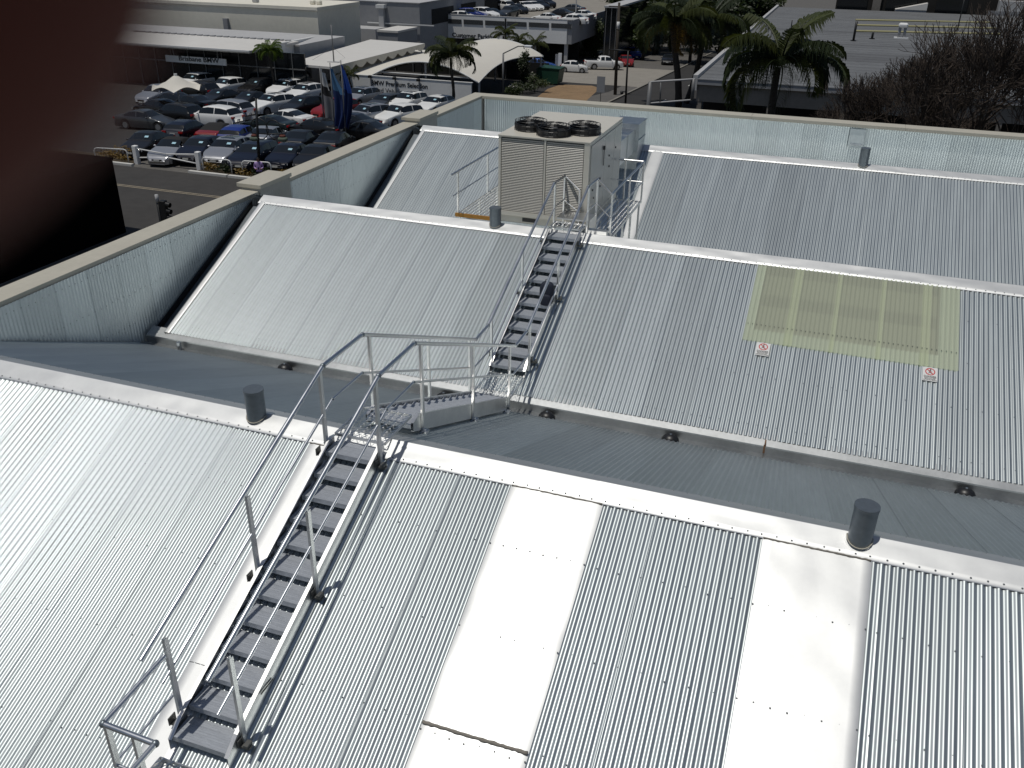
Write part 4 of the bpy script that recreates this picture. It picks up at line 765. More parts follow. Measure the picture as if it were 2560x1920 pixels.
# ---- poster billboard
a = aty(e4(-120, 905), 75.4); b_ = aty(e4(330, 1085), 75.4); bb = thing('billboard', 'poster board with a red car and a dark car beside the flags', 'billboard', ((a.x+b_.x)/2, 75.4, gz(75.4)))
gmat('poster', (0.16, 0.16, 0.17), rough=0.6, nscale=0.8, namt=0.3); gmat('postred', (0.08, 0.012, 0.010), rough=0.5); gmat('postdk', (0.02, 0.02, 0.022), rough=0.5)
bpart(bb, 'panel', a.x, b_.x, 75.4, 75.5, b_.z, a.z, 'poster'); bpart(bb, 'lower_panel', a.x, b_.x, 75.4, 75.48, gz(75.4), b_.z-0.05, 'mgrey'); bpart(bb, 'lamp_bar', a.x+0.5, b_.x-0.3, 75.0, 75.08, a.z+0.22, a.z+0.30, 'blk')
def sil(x0, x1, z0, z1, ma):
    pr = [(0, .18), (.02, .45), (.2, .52), (.36, .95), (.5, 1), (.72, .97), (.9, .6), (1, .5), (1, .18)]; m = MB(); l = bb.location
    m.add([at0((x0+(x1-x0)*u, 75.392, z0+(z1-z0)*v), l) for u, v in pr], [tuple(range(len(pr)))])
    m.build('printed_car', M[ma], bb)
    for u in (.2, .8):
        m = MB(); c = at0((x0+(x1-x0)*u, 75.386, z0+(z1-z0)*.2), l); r = (z1-z0)*.2; m.add([c+Vector((r*math.cos(k*.5236), 0, r*math.sin(k*.5236))) for k in range(12)], [tuple(range(12))]); m.build('printed_wheel', M['plate'], bb)
w_ = b_.x-a.x; sil(a.x+0.06*w_, a.x+0.58*w_, b_.z+0.15, a.z-0.12, 'postred'); sil(a.x+0.50*w_, a.x+0.97*w_, b_.z+0.12, a.z-0.2, 'postdk')
# ---- sign wall
WY = 75.1; wl_ = thing('sign_wall', 'long white panelled wall with black and grey lettering behind the used cars', 'wall', (-41, WY, gz(WY))); WZ = -7.98
for k in range(7): bpart(wl_, 'wall_panel', -48.62+2.19*k, -48.62+2.19*(k+1)-0.015, WY, WY+0.2, -10.3, WZ, 'wwall')
bpart(wl_, 'coping', -48.7, -33.2, WY-0.04, WY+0.24, WZ+0.002, WZ+0.05, 'white')
fit_text(wl_, 'BMW Premium Selection', -44.14, -37.94, WY-0.012, -8.80, 0.60, 'ink', 0.014); fit_text(wl_, 'Used Vehicles', -44.10, -40.48, WY-0.012, -9.46, 0.58, 'greytxt', 0.006)
for qx in (1205, 1510, 1810):
    p = aty(e2(qx, 70), WY-0.3); t = thing('spot_lamp', 'black spotlight on a grey post against the white lettered wall', 'lamp', (p.x+0.25, WY-0.14, gz(WY)), group='spotlights on the lettered wall'); l = t.location
    bpart(t, 'post', p.x+0.2, p.x+0.32, WY-0.2, WY-0.08, gz(WY)-0.1, WZ+0.1, 'mgrey'); bpart(t, 'lamp_head', p.x+0.10, p.x+0.40, WY-0.5, WY-0.21, WZ-0.12, WZ+0.12, 'blk', 0.02)
# ---- flat white canopy and its mast
zC = -6.85; c_fr = atz(e4(600, 925), zC); c_br = atz(e4(1890, 600), zC); c_bl = atz(e4(1140, 545), zC); c_fl = atz(e4(0, 875), zC)
fc = thing('flat_canopy', 'flat white canopy roof with a guyed mast beside the cream building', 'canopy', (c_fr.x-3, c_fr.y+8, gz(84))); l = fc.location
m = MB(); pts = [c_fl, c_fr, c_br, c_bl]; m.add([at0(p, l) for p in pts] + [at0((p.x, p.y, p.z-0.22), l) for p in pts], [(0, 1, 2, 3), (7, 6, 5, 4), (0, 4, 5, 1), (1, 5, 6, 2), (2, 6, 7, 3), (3, 7, 4, 0)]); m.build('roof_deck', M['wroof'], fc)
m = MB(); nsc = 9
def sc(u, v): q = c_fr.lerp(c_br, u); d = 0.30+0.42*abs(math.sin(math.pi*u*nsc)); return at0((q.x+0.02, q.y, zC-0.02-d*v), l)
m.grid(sc, 72, 2); m.build('scalloped_valance', M['capwall'], fc)  # darker cream than the roof: the valance's shade is in its colour
for u, v in ((.02, .03), (.98, .03), (.98, .97), (.98, .5)):
    q = c_fl.lerp(c_fr, u).lerp(c_bl.lerp(c_br, u), v); m = MB(); m.cyl(at0((q.x, q.y, 0), l)[:2], 0.09, gz(q.y)-l.z, zC-0.2-l.z, 10); m.build('column', M['lgrey'], fc)
mb_ = atz(e4(635, 860), zC); mt = aty(e4(595, 340), mb_.y); ms = thing('mast', 'thin grey mast guyed to the flat white canopy', 'mast', tuple(mb_))
m = MB(); m.tube([(0, 0, 0), at0(mt, mb_)], [0.07, 0.05], 8); m.build('pole', M['steelg'], ms, True); m = MB(); m.box(-0.6, 0.6, -0.3, 0.3, 0.002, 0.06); m.build('base_plate', M['lgrey'], ms)
for q in (e4(340, 830), e4(790, 800)):
    m = MB(); m.tube([at0(atz(q, zC), mb_)+Vector((0, 0, .01)), at0(mt, mb_)*0.4], 0.012, 4); m.build('guy_wire', M['steelg'], ms)
# ---- vaulted fabric canopy
vc = thing('vaulted_canopy', 'white tensioned fabric canopy with arched steel edges beyond the lettered wall', 'canopy', (-38.7, 86, gz(86))); l = vc.location
X0v, X1v, Y0v, Y1v, zlo = -44.4, -32.95, 76.0, 97.0, -8.02
def vault(u, v):
    ed = 0.95*math.sin(math.pi*v); ins = 0.9*math.sin(math.pi*v); xa = X0v; xb = X1v-ins; x = xa+(xb-xa)*u
    cz = 1.58*(1-(2*u-1)**2)*(1-0.22*math.sin(math.pi*v)*0.6); z = zlo+cz+ed*u*u*0.75+0.12*v + 0.10*math.sin(math.pi*v*2)*math.sin(math.pi*u)
    return at0((x, Y0v+(Y1v-Y0v)*v, z), l)
m = MB(); m.grid(vault, 28, 28); o = m.build('fabric_roof', M['fabric'], vc, True)
m = MB(); m.tube([vault(k/24, 0)+Vector((0, -0.06, 0)) for k in range(25)], 0.075, 8); m.build('arch_edge', M['white'], vc, True)
m = MB(); m.tube([vault(k/24, 1) for k in range(25)], 0.075, 8); m.build('arch_edge', M['white'], vc, True)
m = MB(); m.tube([vault(1, k/20)+Vector((0.03, 0, -0.05)) for k in range(21)], 0.05, 6); m.build('edge_cable', M['white'], vc, True)
m = MB(); m.tube([vault(0.06, 0), vault(0.94, 0)], 0.06, 8); m.build('tie_beam', M['white'], vc, True)
for u in (0.0, 0.5, 1.0):
    for v in (0.02, 0.97):
        p = vault(u, v)+l; m = MB(); m.cyl(at0((p.x, p.y, 0), l)[:2], 0.11, gz(p.y)-l.z, p.z-0.05-l.z, 10); m.build('column', M['lgrey'], vc)
def lbay(u, v): x = -48.9+(X0v+48.9)*u; return at0((x, Y0v+(Y1v-Y0v)*v, -8.0-0.05*u+0.40*math.sin(math.pi*v)*(1-0.5*u)), l)
m = MB(); m.grid(lbay, 10, 16); m.build('fabric_bay', M['fabric'], vc, True)
# back fence, near-black to put the covered lot's shade into its colour
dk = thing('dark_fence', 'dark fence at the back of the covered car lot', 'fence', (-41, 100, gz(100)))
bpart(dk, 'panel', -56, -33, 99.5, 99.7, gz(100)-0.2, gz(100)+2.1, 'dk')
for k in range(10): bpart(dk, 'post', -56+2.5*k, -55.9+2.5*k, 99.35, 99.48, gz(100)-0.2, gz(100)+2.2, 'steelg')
# ---- cream building and grey buildings behind
cb = thing('cream_building', 'blank cream rendered building with a flat parapet behind the showroom', 'building', (-75, 97, gz(97)))
bpart(cb, 'wall', -95, -59.8, 92, 102.5, -12, -3.75, 'cream'); bpart(cb, 'parapet', -95.1, -59.74, 91.9, 102.6, -3.748, -3.30, 'cream', 0.03)
p = aty(e3(1215, 250), 91.9); p2 = aty(e3(1320, 475), 91.9); bpart(cb, 'door', p.x+0.3, p2.x, 91.85, 91.99, p2.z, p.z-1.5, 'lgrey'); bpart(cb, 'door_hood', p.x, p2.x-0.2, 91.6, 91.99, p.z-1.48, p.z, 'mgrey')
bpart(cb, 'grey_lip', -95, -59.9, 91.85, 91.89, -3.7, -3.65, 'mgrey'); bpart(cb, 'roof_cowl', -70.2, -69.5, 94, 94.7, -3.29, -2.75, 'lgrey', 0.1); bpart(cb, 'roof_cowl', -62.6, -62.0, 95, 95.6, -3.29, -2.8, 'cream', 0.1); bpart(cb, 'roof_cowl', -61.7, -61.1, 95, 95.6, -3.29, -2.8, 'cream', 0.1)  # thin mid-grey strip along the parapet front
gb = thing('grey_building', 'tall grey rendered building with dark openings behind the cream building', 'building', (-80, 135, gz(120))); gt = aty(e4(1815, 50), 112).z; gx = aty(e4(1815, 50), 112).x
bpart(gb, 'wall', -130, gx, 112, 165, -14, gt, 'mgrey'); bpart(gb, 'coping', -130, gx+0.1, 111.9, 165, gt+0.002, gt+0.10, 'lgrey')
for y0, y1 in ((116, 124), (127, 133), (137, 146), (150, 158)): bpart(gb, 'opening_shade', gx+0.004, gx+0.05, y0, y1, -7.0, gt-1.0, 'dk')  # flat near-black panels paint the shade inside the openings
for x0, x1 in ((-100, -90), (-86, -76), (-73, -66.5)): bpart(gb, 'strip_window', x0, x1, 111.94, 111.99, gt-1.2, gt-0.4, 'glassf')
p = aty(e4(1300, 110), 111.7); bpart(gb, 'vent_stack', p.x-0.4, p.x+0.35, 111.3, 111.9, p.z-4.5, p.z, 'lgrey'); bpart(gb, 'vent_cap', p.x-0.7, p.x+0.6, 111.1, 111.95, p.z+0.002, p.z+0.45, 'white'); p = aty(e4(1555, 335), 111.5); bpart(gb, 'pipe', p.x-5.2, p.x+5.0, 111.6, 111.75, p.z-0.07, p.z+0.07, 'white')
pl = thing('plant_room', 'small white topped plant room in front of the grey wall', 'shed', (-52, 104, gz(104))); p = aty(e4(1240, 412), 103); p2 = aty(e4(1515, 440), 103); bpart(pl, 'walls', p.x, p2.x, 103, 109, -12, p.z-0.25, 'mgrey'); bpart(pl, 'roof', p.x-0.1, p2.x+0.1, 102.9, 109.1, p.z-0.248, p.z, 'wroof')
p = aty(e4(1100, 400), 108); bpart(gb, 'low_wall', p.x-3.5, p.x+1.2, 108, 111.8, -12, p.z, 'lgrey')
# ---- customer car park
CY = 121.9; cp = thing('parking_building', 'grey two level car park with louvred parapet and black lettering', 'building', (-46.6, CY, gz(CY))); l = cp.location; CT_ = aty(e5(1940, 285), CY).z; CBt = aty(e5(1925, 615), CY).z; CXL, CXR = -56.6, -36.6
bpart(cp, 'facade', CXL, CXR-0.7, CY, CY+0.25, CBt, CT_, 'wwall'); bpart(cp, 'facade', CXR-0.68, CXR, CY+0.1, CY+0.3, CBt, CT_+0.02, 'mgrey'); bpart(cp, 'side_wall', CXR-0.22, CXR, CY+0.31, 190, CBt, CT_, 'mgrey'); bpart(cp, 'parapet_coping', CXL, CXR, CY-0.03, CY+0.33, CT_+0.021, CT_+0.10, 'lgrey')
gmat('louv', (0.16, 0.165, 0.17), rough=0.4, metal=0.4)
for q0, q1 in ((150, 408), (438, 703), (735, 1000), (1040, 1306), (1340, 1615), (1650, 1925)):
    a = aty(e5(q0, 250+q0*0.042), CY); b_ = aty(e5(q1, 318+q1*0.042), CY); f = bpart(cp, 'louvre_recess', a.x, b_.x, CY-0.012, CY-0.003, b_.z, a.z, 'dk')
    for k in range(6): m = MB(); z = b_.z+(a.z-b_.z)*(k+0.35)/6; m.box(a.x-l.x, b_.x-l.x, CY-0.075-l.y, CY-0.014-l.y, z-l.z, z+0.055-l.z); o = m.build('louvre_slat', M['louv'], cp)
p = aty(e5(1015, 255), CY-0.2); bpart(cp, 'downpipe', p.x-0.1, p.x+0.1, CY-0.25, CY-0.08, CBt-0.3, p.z, 'blk')
t0 = aty(e5(280, 505), CY); t1 = aty(e5(870, 535), CY); fit_text(cp, 'Customer Parking', t0.x, t1.x, CY-0.014, t0.z, 0.80, 'ink', 0.018); t0 = aty(e5(450, 533), CY); t1 = aty(e5(755, 545), CY); fit_text(cp, 'Enter via Grange Street', t0.x, t1.x, CY-0.014, t0.z, 0.24, 'ink', 0.006)
m = MB(); q = aty(e5(425, 520), CY); m.add([at0((q.x-0.12, CY-0.014, q.z), l), at0((q.x+0.14, CY-0.014, q.z+0.11), l), at0((q.x+0.14, CY-0.014, q.z-0.11), l)], [(0, 2, 1)]); m.build('arrow', M['ink'], cp)
bpart(cp, 'roof_deck', CXL-12, CXR-0.23, CY+0.26, 230, zr-0.25, zr, 'concrete'); bpart(cp, 'inner_wall', CXL-12, CXR-0.5, CY+6, CY+6.2, -13, zr-0.26, 'dk'); bpart(cp, 'left_ramp', CXL-6, CXL-0.05, CY-3, CY+2, -13, CBt-0.5, 'dk')  # near-black inner wall paints the shade of the open ground floor
for x in (CXL+0.2, -48, -42.5, CXR-1.1): bpart(cp, 'column', x, x+0.45, CY+0.3, CY+0.75, -12.6, CBt, 'lgrey')
p = aty(e5(1985, 220), 135); bpart(cp, 'light_pole', p.x-0.08, p.x+0.08, 135, 135.16, zr, zr+7, 'lgrey')
p = gp(e5(1700, 960)); p2 = gp(e5(1840, 950)); fe = thing('slat_gate', 'pale grey slatted gate panel at the car park entrance', 'gate', ((p.x+p2.x)/2, p.y, gz(p.y)))
for k in range(9): bpart(fe, 'slat', p.x+(p2.x-p.x)*k/12, p.x+(p2.x-p.x)*(k+.6)/12, p.y, p.y+0.05, gz(p.y), gz(p.y)+2.0, 'lgrey')
bpart(fe, 'gate_post', p2.x-0.45, p2.x, p.y-0.1, p.y+0.1, gz(p.y), gz(p.y)+2.15, 'wwall')
# dark building past the street tree
db = thing('dark_shopfront', 'dark glazed narrow building between the street trees', 'building', (-32, 134, gz(134))); p = aty(e6(350, 90), 130); p2 = aty(e6(500, 90), 130)
bpart(db, 'wall', p.x, p2.x, 130, 170, -14, p.z, 'glassf'); bpart(db, 'roof_edge', p.x-0.1, p2.x+0.2, 129.8, 170, p.z+0.002, p.z+0.25, 'lgrey')
for k in range(3): bpart(db, 'mullion', p.x+0.8*k+0.2, p.x+0.8*k+0.3, 129.9, 129.99, -13, p.z, 'steelg')
# ---- grey roofed warehouse on the right
gw = thing('grey_warehouse', 'long low warehouse with weathered grey sheet roof beyond the parapet', 'warehouse', (12, 105, gz(105))); RZ = -5.0; RY = 66.5; l = gw.location
for k in range(82):
    y = RY+1.0*k; z = RZ+0.012*(k % 2); dkb = 17 <= k <= 23 or k in (31, 44, 45)
    bpart(gw, 'roof_panel', -10.4, 60, y, y+1.02, z-0.12+0.004*k*0, z+0.03*0, 'groofd' if dkb else 'groof')
bpart(gw, 'side_upstand', -10.78, -10.42, RY-0.1, 149, RZ-0.9, RZ+0.28, 'lgrey'); bpart(gw, 'fascia', -10.4, 60, RY-0.16, RY-0.005, RZ-0.42, RZ+0.03, 'mgrey'); bpart(gw, 'gutter_edge', -10.4, 60, RY-0.20, RY-0.165, RZ-0.03, RZ+0.05, 'lgrey')
bpart(gw, 'front_wall', -10.4, 60, RY+0.1, RY+0.3, RZ-1.75, RZ-0.125, 'brownw'); bpart(gw, 'undercroft_shade', -10.3, 60, RY+4, RY+4.2, -12, RZ-1.7, 'dk')  # near-black sheet at the back paints the shade below the front wall
for k in range(9): bpart(gw, 'column', -10.3+5.5*k, -9.95+5.5*k, RY+0.12, RY+0.5, -10.2, RZ-1.76, 'brownw')
def roofp(q): return atz(q, RZ+0.03)
for i, (qa, qb) in enumerate(((e7(185, 245), e7(1800, 277)), (e7(195, 308), e7(1870, 347)), (e7(190, 380), e7(1930, 417)))):
    a, b_ = roofp(qa), roofp(qb); t = thing('yellow_rail', 'pale yellow pipe lying along the grey sheet roof', 'pipe', tuple(a), group='yellow pipes on the grey roof'); m = MB(); m.tube([(0, 0, 0.08), at0(b_, a)+Vector((0, 0, .08))], 0.13, 6); m.build('pipe', M['yel'], t)
    for u in (.1, .5, .9): q = at0(a.lerp(b_, u), a); bpart(t, 'saddle', a.x+q.x-0.1, a.x+q.x+0.1, a.y+q.y-0.1, a.y+q.y+0.1, a.z-0.02, a.z+0.02, 'blk')
for qb, qt, rr, lb in ((e7(160, 490), e7(198, 258), 0.13, 'black flue beside the ends of the yellow pipes'), (e7(384, 465), e7(398, 378), 0.13, 'short black flue below the yellow pipes'), (c4(365, 290), c4(388, 128), 0.12, 'tall black flue standing alone on the grey roof'), (c4(228, 245), c4(238, 170), 0.06, 'thin dark flue near the palm on the grey roof'), (e7(1410, 365), e7(1480, -60), 0.07, 'tall dark antenna mast on the grey roof')):
    a = roofp(qb); b_ = aty(qt, a.y); t = thing('flue', lb, 'flue', tuple(a)); m = MB(); m.tube([(0, 0, -0.05), (0, 0, b_.z-a.z)], rr, 10); m.build('pipe', M['blk'], t, True); m = MB(); m.cyl((0, 0), rr*2.4, -0.02, 0.05, 12); m.build('collar', M['blk'], t)
a = roofp(e7(732, 460)); b_ = aty(e7(750, 275), a.y); t = thing('twin_vent', 'pale twin pipe roof vent with rounded cowl on the grey roof', 'vent', tuple(a)); h = b_.z-a.z
for s in (-1, 1): m = MB(); m.cyl((s*0.28, 0), 0.16, 0, h*0.75, 10); m.build('pipe', M['mgrey'], t, True)
m = MB(); m.box(-0.5, 0.5, -0.35, 0.35, h*0.7, h); o = m.build('cowl', M['wwall'], t); o.modifiers.new('b', 'BEVEL').width = 0.15; m = MB(); m.box(-0.75, 0.75, -0.4, 0.4, -0.05, 0.10); m.build('base', M['wwall'], t)
bk = thing('dark_brick_building', 'dark brick building with shaded windows behind the grey roof', 'building', (25, 155, gz(150))); bpart(bk, 'wall', -2, 75, 152, 165, -14, 6, 'darkbrick'); gmat('winfr', (0.10, 0.10, 0.10), rough=0.6)
for qx in (150, 740, 1350, 2130):
    p = aty(e7(qx, 30), 152); w = bpart(bk, 'window', p.x-2.2, p.x+2.2, 151.9, 151.99, p.z-1.5, p.z+3, 'glassf')
    for s in (-2.2, 0, 2.2): bpart(w, 'frame', p.x+s-0.08, p.x+s+0.08, 151.8, 151.89, p.z-1.5, p.z+3, 'winfr')
p = aty(e7(440, 50), 151.7); bpart(bk, 'pilaster', p.x-0.6, p.x+0.6, 151.6, 151.98, -9, 5, 'brownw')
a = atz(e7(870, 120), RZ+0.3); t = thing('roof_hood', 'white wedge shaped hood behind the edge of the grey roof', 'hood', tuple(a)); m = MB(); m.prism([(-2.4, 0), (2.0, 0), (2.0, 1.0)], lambda u, v, w: (u, w, v), 0, 2); m.build('hood', M['wroof'], t); m = MB(); m.box(-2.4, 2.0, 0.05, 1.95, -1.2, -0.004); m.build('curb', M['mgrey'], t)
p = aty(e7(2050, 100), 150); t = thing('chimney_stack', 'grey masonry chimney by the dark brick building', 'chimney', (p.x, 150, RZ)); bpart(t, 'stack', p.x-1.7, p.x+1.7, 149.2, 151, RZ-1, p.z+1.0, 'lgrey'); bpart(t, 'flashing', p.x-3.2, p.x+2, 149.0, 149.19, RZ-0.3, RZ+0.6, 'mgrey')
# building coloured near-black all over, across the near street
a = aty((281, 400), 26.0); bcb = thing('black_building', 'near-black building by the street beyond the cream parapet', 'building', (a.x-5, 22, -8.4)); bpart(bcb, 'wall', a.x-16, a.x, 11.0, 26.0, -8.5, a.z+0.0, 'nearblack'); bpart(bcb, 'parapet', a.x-16.05, a.x+0.03, 10.95, 26.03, a.z+0.002, a.z+0.12, 'nearblack')
# ================================================================== street furniture
def tubething(name, lab, cat, base, parts, group=None):
    t = thing(name, lab, cat, tuple(base), group=group)
    for nm, pts, r, ma in parts: m = MB(); m.tube([at0(p, base) for p in pts], r, 8); m.build(nm, M[ma], t, True)
    return t
g = gp(e6(470, 1140)); tp = aty(e6(520, 30), g.y); tubething('power_pole', 'tall dark timber power pole at the street corner', 'pole', g, [('pole', [g-Vector((0, 0, .1)), tp], [0.19, 0.13], 'timber'), ('crossarm', [tp+Vector((-1.1, 0, -0.4)), tp+Vector((1.1, 0, -0.4))], 0.06, 'timber'), ('reflector_band', [g.lerp(tp, .72), g.lerp(tp, .80)], 0.165, 'white')])
g = gp(e6(592, 1290)); tp = aty(e6(628, 610), g.y); tubething('lamp_post', 'dark lamp post with short crossarm by the kerb', 'lamp post', g, [('pole', [g-Vector((0, 0, .1)), tp], [0.11, 0.08], 'blk'), ('crossarm', [tp+Vector((-2.0, 0, 0)), tp+Vector((0.2, 0, 0))], 0.07, 'blk'), ('signal_box', [g.lerp(tp, .26)+Vector((-0.55, 0, 0)), g.lerp(tp, .26)+Vector((-0.3, 0, 0.0))], 0.16, 'blk'), ('bracket', [g.lerp(tp, .27)+Vector((-0.35, 0, 0)), g.lerp(tp, .29)], 0.05, 'blk')])
g = gp(e6(292, 1235)); tp = aty(e6(305, 925), g.y); t = tubething('street_sign', 'small grey street sign on a thin post beside the dirt patch', 'sign', g, [('post', [g-Vector((0, 0, .1)), tp], 0.035, 'steelg')]); bpart(t, 'plate', tp.x-0.42, tp.x+0.42, g.y-0.05, g.y-0.037, tp.z-1.5, tp.z+0.05, 'mgrey')
g = gp(e5(980, 1330)); k1 = aty(e5(985, 740), g.y); k2 = aty(e5(1190, 640), g.y); k3 = aty(e5(1330, 640), g.y); t = tubething('street_light', 'grey street light with bent arm in front of the vaulted canopy', 'street light', g, [('pole', [g-Vector((0, 0, .1)), k1], [0.12, 0.10], 'steelg'), ('arm', [k1, k2, k3], 0.06, 'steelg')]); m = MB(); m.box(-0.35, 0.4, -0.2, 0.2, -0.12, 0.1); o = m.build('lamp_head', M['lampclear'], t); o.location = at0(k3, g); o.modifiers.new('b', 'BEVEL').width = 0.05
fy = 63.0; q = [aty(e6(x, y), fy) for x, y in ((895, 985), (1430, 950), (1395, 1200), (895, 1240), (1020, 975), (1010, 1230))]; sf = tubething('sign_frame', 'empty white metal sign frame projecting from the grey warehouse corner', 'frame', q[3], [('frame_rail', [q[0], q[1]], 0.07, 'lgrey'), ('frame_rail', [q[3], q[2]], 0.06, 'lgrey'), ('frame_post', [q[1]+Vector((-0.08, 0, 0)), q[2]], 0.13, 'steelg'), ('frame_post', [q[4], q[5]], 0.06, 'steelg'), ('main_post', [(q[0].x-0.05, fy, gz(fy)-0.1), q[0]], 0.16, 'steelg'), ('brace', [q[0]+Vector((0, 0, -1.5)), q[0]+Vector((0, 0.4, 0))], 0.05, 'lgrey')])
bx0 = gp(e5(1440, 1160)); bx1 = gp(e5(1745, 1185)); w_ = bx1.x-bx0.x; gmat('skipg', (0.012, 0.06, 0.035), rough=0.5, nscale=1, namt=0.25); sb = thing('skip_bin', 'dark green steel skip bin on the dirt edge', 'skip bin', (bx0.x, bx0.y, gz(bx0.y)))
m = MB(); m.prism([(0, 0.15), (w_*0.92, 0.15), (w_, 1.7), (w_*0.1, 1.75), (0, 1.5)], lambda u, v, w: (u, w, v), 0, 2.2); m.build('body', M['skipg'], sb); m = MB(); m.prism([(-0.05, 1.55), (w_*0.1, 1.80), (w_+0.05, 1.75), (w_+0.05, 1.85), (w_*.1, 1.92), (-0.05, 1.65)], lambda u, v, w: (u, w, v), -0.05, 2.25); m.build('lid', M['skipg'], sb)
for x in (0.3, w_-0.5): m = MB(); m.tube([(x, 0.1, .12), (x, 0.25, .12)], 0.12, 10); m.build('castor', M['blk'], sb)
# traffic signal
ty = 23.0; tp = aty(c6(1157, 552), ty); t = tubething('traffic_signal', 'black traffic signal with white capped pole beyond the parapet', 'traffic light', (tp.x, ty, -8.4), [('pole', [(tp.x, ty, -8.4), (tp.x, ty, tp.z-0.35)], 0.065, 'blk'), ('pole_cap', [(tp.x, ty, tp.z-0.35), (tp.x, ty, tp.z)], 0.075, 'lgrey')]); hp = aty(c6(1215, 670), ty); l = t.location
bpart(t, 'signal_head', hp.x-0.13, hp.x+0.17, ty-0.12, ty+0.12, hp.z-0.50, hp.z+0.46, 'blk', 0.03)
for k in range(3): m = MB(); c = at0((hp.x+0.17, ty, hp.z+0.30-0.30*k), l); m.tube([c, c+Vector((0.20, 0, -0.03))], 0.11, 12, False); m.build('visor', M['blk'], t, True)
bpart(t, 'mounting_arm', tp.x, hp.x-0.12, ty-0.02, ty+0.02, hp.z+0.3, hp.z+0.34, 'blk')
# gate, hoop rails
gl, gr = gp(c1(320, 1385)), gp(c1(848, 1440)); gt_ = thing('swing_gate', 'white double swing gate with tapered leaves across the car lot entrance', 'gate', tuple((gl+gr)/2)); l = gt_.location; mid = (gl+gr)/2+Vector((0, 0, .55))
for s in (gl, gr):
    bpart(gt_, 'gate_post', s.x-0.15, s.x+0.15, s.y-0.15, s.y+0.15, s.z-0.1, s.z+1.15, 'wwall', 0.02)
    for dz in (0.98, 0.38): m = MB(); m.tube([at0(s+Vector((0, 0, dz)), l), at0(mid+Vector((0, 0, .25 if dz > .5 else 0.05)), l)], 0.045, 8); m.build('gate_bar', M['white'], gt_, True)
m = MB(); m.bar(at0(mid+Vector((0, 0, -.02)), l), at0(mid+Vector((0, 0, .3)), l), 0.1, 0.06); m.build('latch_plate', M['white'], gt_)
for qa, qb, lb in ((c1(-30, 1370), c1(245, 1385), 'white tube hoop rail on the brown garden bed side of the gate'), (c1(880, 1455), c1(1120, 1480), 'white tube hoop rail beside the gate post'), (c1(1215, 1485), c1(1455, 1500), 'white tube hoop rail beside the pedestrian in lilac')):
    a, b_ = gp(qa), gp(qb); up = lambda p, z: p+Vector((0, 0, z)); t = tubething('hoop_rail', lb, 'railing', a, [('hoop', [a, up(a, .75), up(a.lerp(b_, .04), .86), up(a.lerp(b_, .10), .90), up(a.lerp(b_, .90), .90), up(a.lerp(b_, .96), .86), up(b_, .75), b_], 0.04, 'white')])
    for p in (a, b_): bpart(t, 'foot', p.x-0.08, p.x+0.08, p.y-0.08, p.y+0.08, p.z-0.02, p.z+0.02, 'white')
# ornamental pole with hanging baskets
g = gp(e1(1752, 1655)); tp = aty(e1(1690, 430), g.y); rg = lambda q, r: [aty(q, g.y)+Vector((r*math.cos(a), 0, r*math.sin(a))) for a in [2*math.pi*k/20 for k in range(21)]]
op = tubething('ornamental_pole', 'black ornamental pole with ring brackets and hanging baskets by the kerb', 'lamp post', g, [('pole', [g, tp], [0.10, 0.06], 'blk'), ('ring_bracket', rg(e1(1745, 925), 0.62), 0.03, 'blk'), ('ring_bracket', rg(e1(1985, 935), 0.55), 0.03, 'blk'), ('arm', [aty(e1(1650, 1000), g.y), aty(e1(2130, 1010), g.y)], 0.035, 'blk')])
gmat('basketg', (0.10, 0.13, 0.10), rough=0.9, nscale=8, namt=0.4); gmat('flower', (0.10, 0.025, 0.015), rough=0.8)
for q in (e1(1665, 1055), e1(2125, 1065)):
    p = aty(q, g.y); t = thing('hanging_basket', 'pale green hanging basket with red flowers on the ornamental pole ' + ('arm over the gate side' if q[0] < 660 else 'arm over the flag side'), 'basket', tuple(p), group='hanging baskets'); blob(0, 0, -0.10, 0.30, 0.25, 0.15, 0.8, 12).build('basket', M['basketg'], t, True); blob(0, 0, 0.08, 0.20, 0.18, 0.10, 0.9, 10).build('flowers', M['flower'], t, True)
# feather flags
def flag(qb, qt, w, L, cols, lab, ph):
    g = gp(qb); tp = aty(qt, g.y); t = thing('flag', lab, 'flag', tuple(g), group='limp flags on poles in the car lot'); h = tp.z-g.z
    m = MB(); m.tube([(0, 0, 0), (0, 0, h)], [0.06, 0.035], 8); m.build('pole', M['steelg'], t, True)
    m = MB(); n = 16
    def f(u, v):
        x = 0.04+u*w*(0.35+0.75*min(1, v*2.2))*(1 if v < .75 else 1-0.5*(v-.75)*3.4); return (x-0.1*math.sin(v*5+ph), 0.16*math.sin(u*11+v*3+ph)*(0.4+u), h-0.15-L*v-0.55*u*(1-v*0.5))
    for k, (a, b_, c_) in enumerate(cols): m.grid(lambda u, v, a=a, b_=b_: f(u, a+(b_-a)*v), 14, 8, k)
    m.build('banner', [M[c_] for _, _, c_ in cols], t, True)
gmat('fl_w', (0.62, 0.62, 0.60), rough=0.8); gmat('fl_k', (0.02, 0.02, 0.022), rough=0.8); gmat('fl_g', (0.20, 0.20, 0.21), rough=0.8); gmat('fl_lb', (0.06, 0.16, 0.30), rough=0.7); gmat('fl_nb', (0.008, 0.025, 0.11), rough=0.7); gmat('fl_b', (0.015, 0.07, 0.35), rough=0.7)
flag(e2(665, 760), e4(415, 910), 1.15, 4.6, [(0, .24, 'fl_w'), (.24, .40, 'fl_k'), (.40, .86, 'fl_g'), (.86, 1, 'fl_w')], 'limp flag of white black and grey on a pole above the cars', 0.0)
